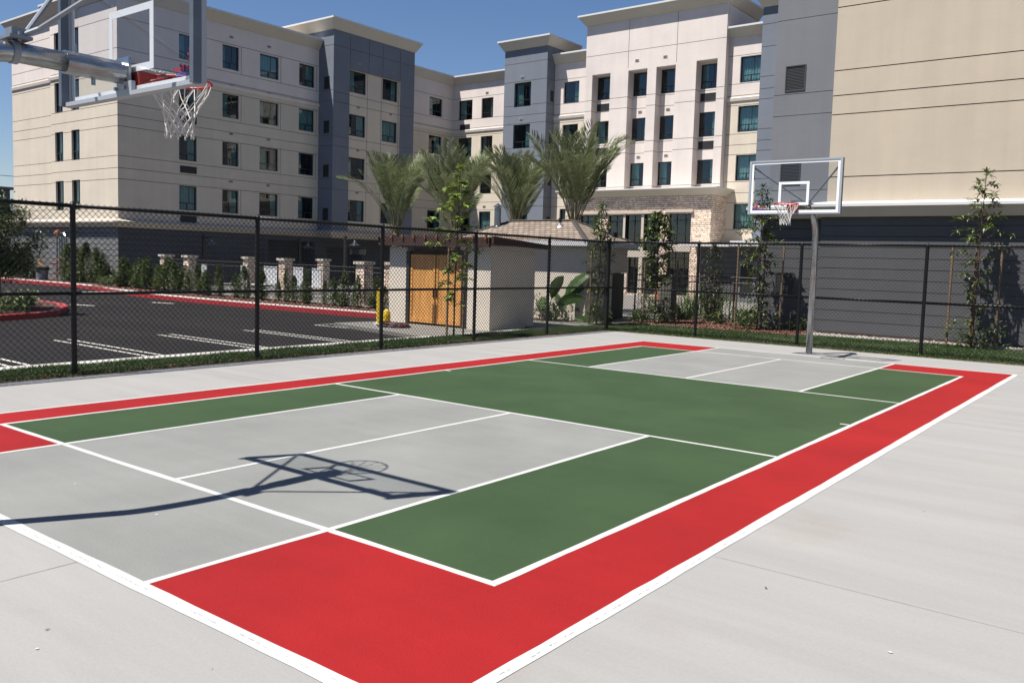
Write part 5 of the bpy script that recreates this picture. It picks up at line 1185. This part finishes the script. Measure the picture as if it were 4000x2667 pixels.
tag(mb.build('cardboard_sheet', M['card']), 'flattened brown cardboard sticking out of the rubbish bin', 'cardboard')
fa = thing('standpipe', (-2.6, 14.8, 0), 'short metal standpipe by the grey wall left of the hoop pole', 'pipe')
mb = MB(); mb.tube([(-2.75, 14.75, 0), (-2.75, 14.75, .5), (-2.72, 14.75, .56), (-2.62, 14.75, .56), (-2.60, 14.75, .48)], .018, 8); mb.build('pipe', M['steel'], fa)

# distant building and power lines at the far left edge
db = thing('distant_building', (-95, 26, 0), 'low grey building in the distance at the far left edge', 'building')
mb = MB(); mb.box(-110, -90, 10, 29.0, 0, 7.6); mb.build('wall', M['farroof'], db); mb = MB(); mb.box(-110.5, -89.7, 9.5, 29.4, 7.6, 7.85); mb.build('roof', M['grey'], db)
mb = MB(); mb.box(-89.99, -89.95, 28.1, 28.5, 6.4, 7.2); mb.build('window', M['black'], db)
for z, lab in ((10.0, 'upper power line at the far left'), (8.7, 'lower power line at the far left')):
    mb = MB(); mb.tube([(-100, 0, z), (-100, 20, z-.35), (-100, 40, z-.2), (-100, 60, z+.4)], .03, 4); tag(mb.build('power_line', M['black']), lab, 'power line')

# ------------------------------------------------------------------ camera, sun, sky
cam = bpy.data.cameras.new('camera'); co = bpy.data.objects.new('camera', cam); COL.objects.link(co); scene.camera = co
yaw, pit, rol = -.65680, -.0809, .0295
f = Vector((math.sin(yaw)*math.cos(pit), math.cos(yaw)*math.cos(pit), math.sin(pit)))
r0 = f.cross(Vector((0, 0, 1))).normalized(); u0 = r0.cross(f)
rr = r0*math.cos(rol)+u0*math.sin(rol); uu = -r0*math.sin(rol)+u0*math.cos(rol)
co.matrix_world = Matrix(((rr.x, uu.x, -f.x, 6.092), (rr.y, uu.y, -f.y, -9.956), (rr.z, uu.z, -f.z, 1.7805), (0, 0, 0, 1)))
cam.sensor_width = 36; cam.lens = 3353.5/4000*36; cam.shift_y = -41.6/4000; cam.clip_end = 2000; cam.clip_start = .05

sd = Vector((.224, .41, -1)).normalized()
sl_ = bpy.data.lights.new('sun', 'SUN'); sl_.energy = 5.0; sl_.angle = R(.53); sl_.color = (1, .955, .89)
so = bpy.data.objects.new('sun', sl_); COL.objects.link(so); so.rotation_euler = sd.to_track_quat('-Z', 'Y').to_euler()
w = bpy.data.worlds.new('World'); scene.world = w; w.use_nodes = True; nt = w.node_tree
sky = nt.nodes.new('ShaderNodeTexSky'); sky.sky_type = 'NISHITA'; sky.sun_disc = False
sky.sun_elevation = math.asin(-sd.z); sky.sun_rotation = math.atan2(-sd.x, -sd.y); sky.altitude = 0; sky.air_density = 1.0; sky.dust_density = .15; sky.ozone_density = 3.0
bg = nt.nodes['Background']; bg.inputs['Strength'].default_value = .047
hs = nt.nodes.new('ShaderNodeHueSaturation'); hs.inputs['Saturation'].default_value = 1.12; nt.links.new(sky.outputs[0], hs.inputs['Color'])
tn = nt.nodes.new('ShaderNodeMixRGB'); tn.blend_type = 'MULTIPLY'; tn.inputs[0].default_value = 1; tn.inputs[2].default_value = (1.13, 1.08, 1.16, 1); nt.links.new(hs.outputs[0], tn.inputs[1]); nt.links.new(tn.outputs[0], bg.inputs['Color'])
scene.view_settings.view_transform = 'Standard'; scene.view_settings.look = 'None'; scene.view_settings.exposure = .90; scene.view_settings.gamma = 1
scene.cycles.max_bounces = 8; scene.cycles.transparent_max_bounces = 16
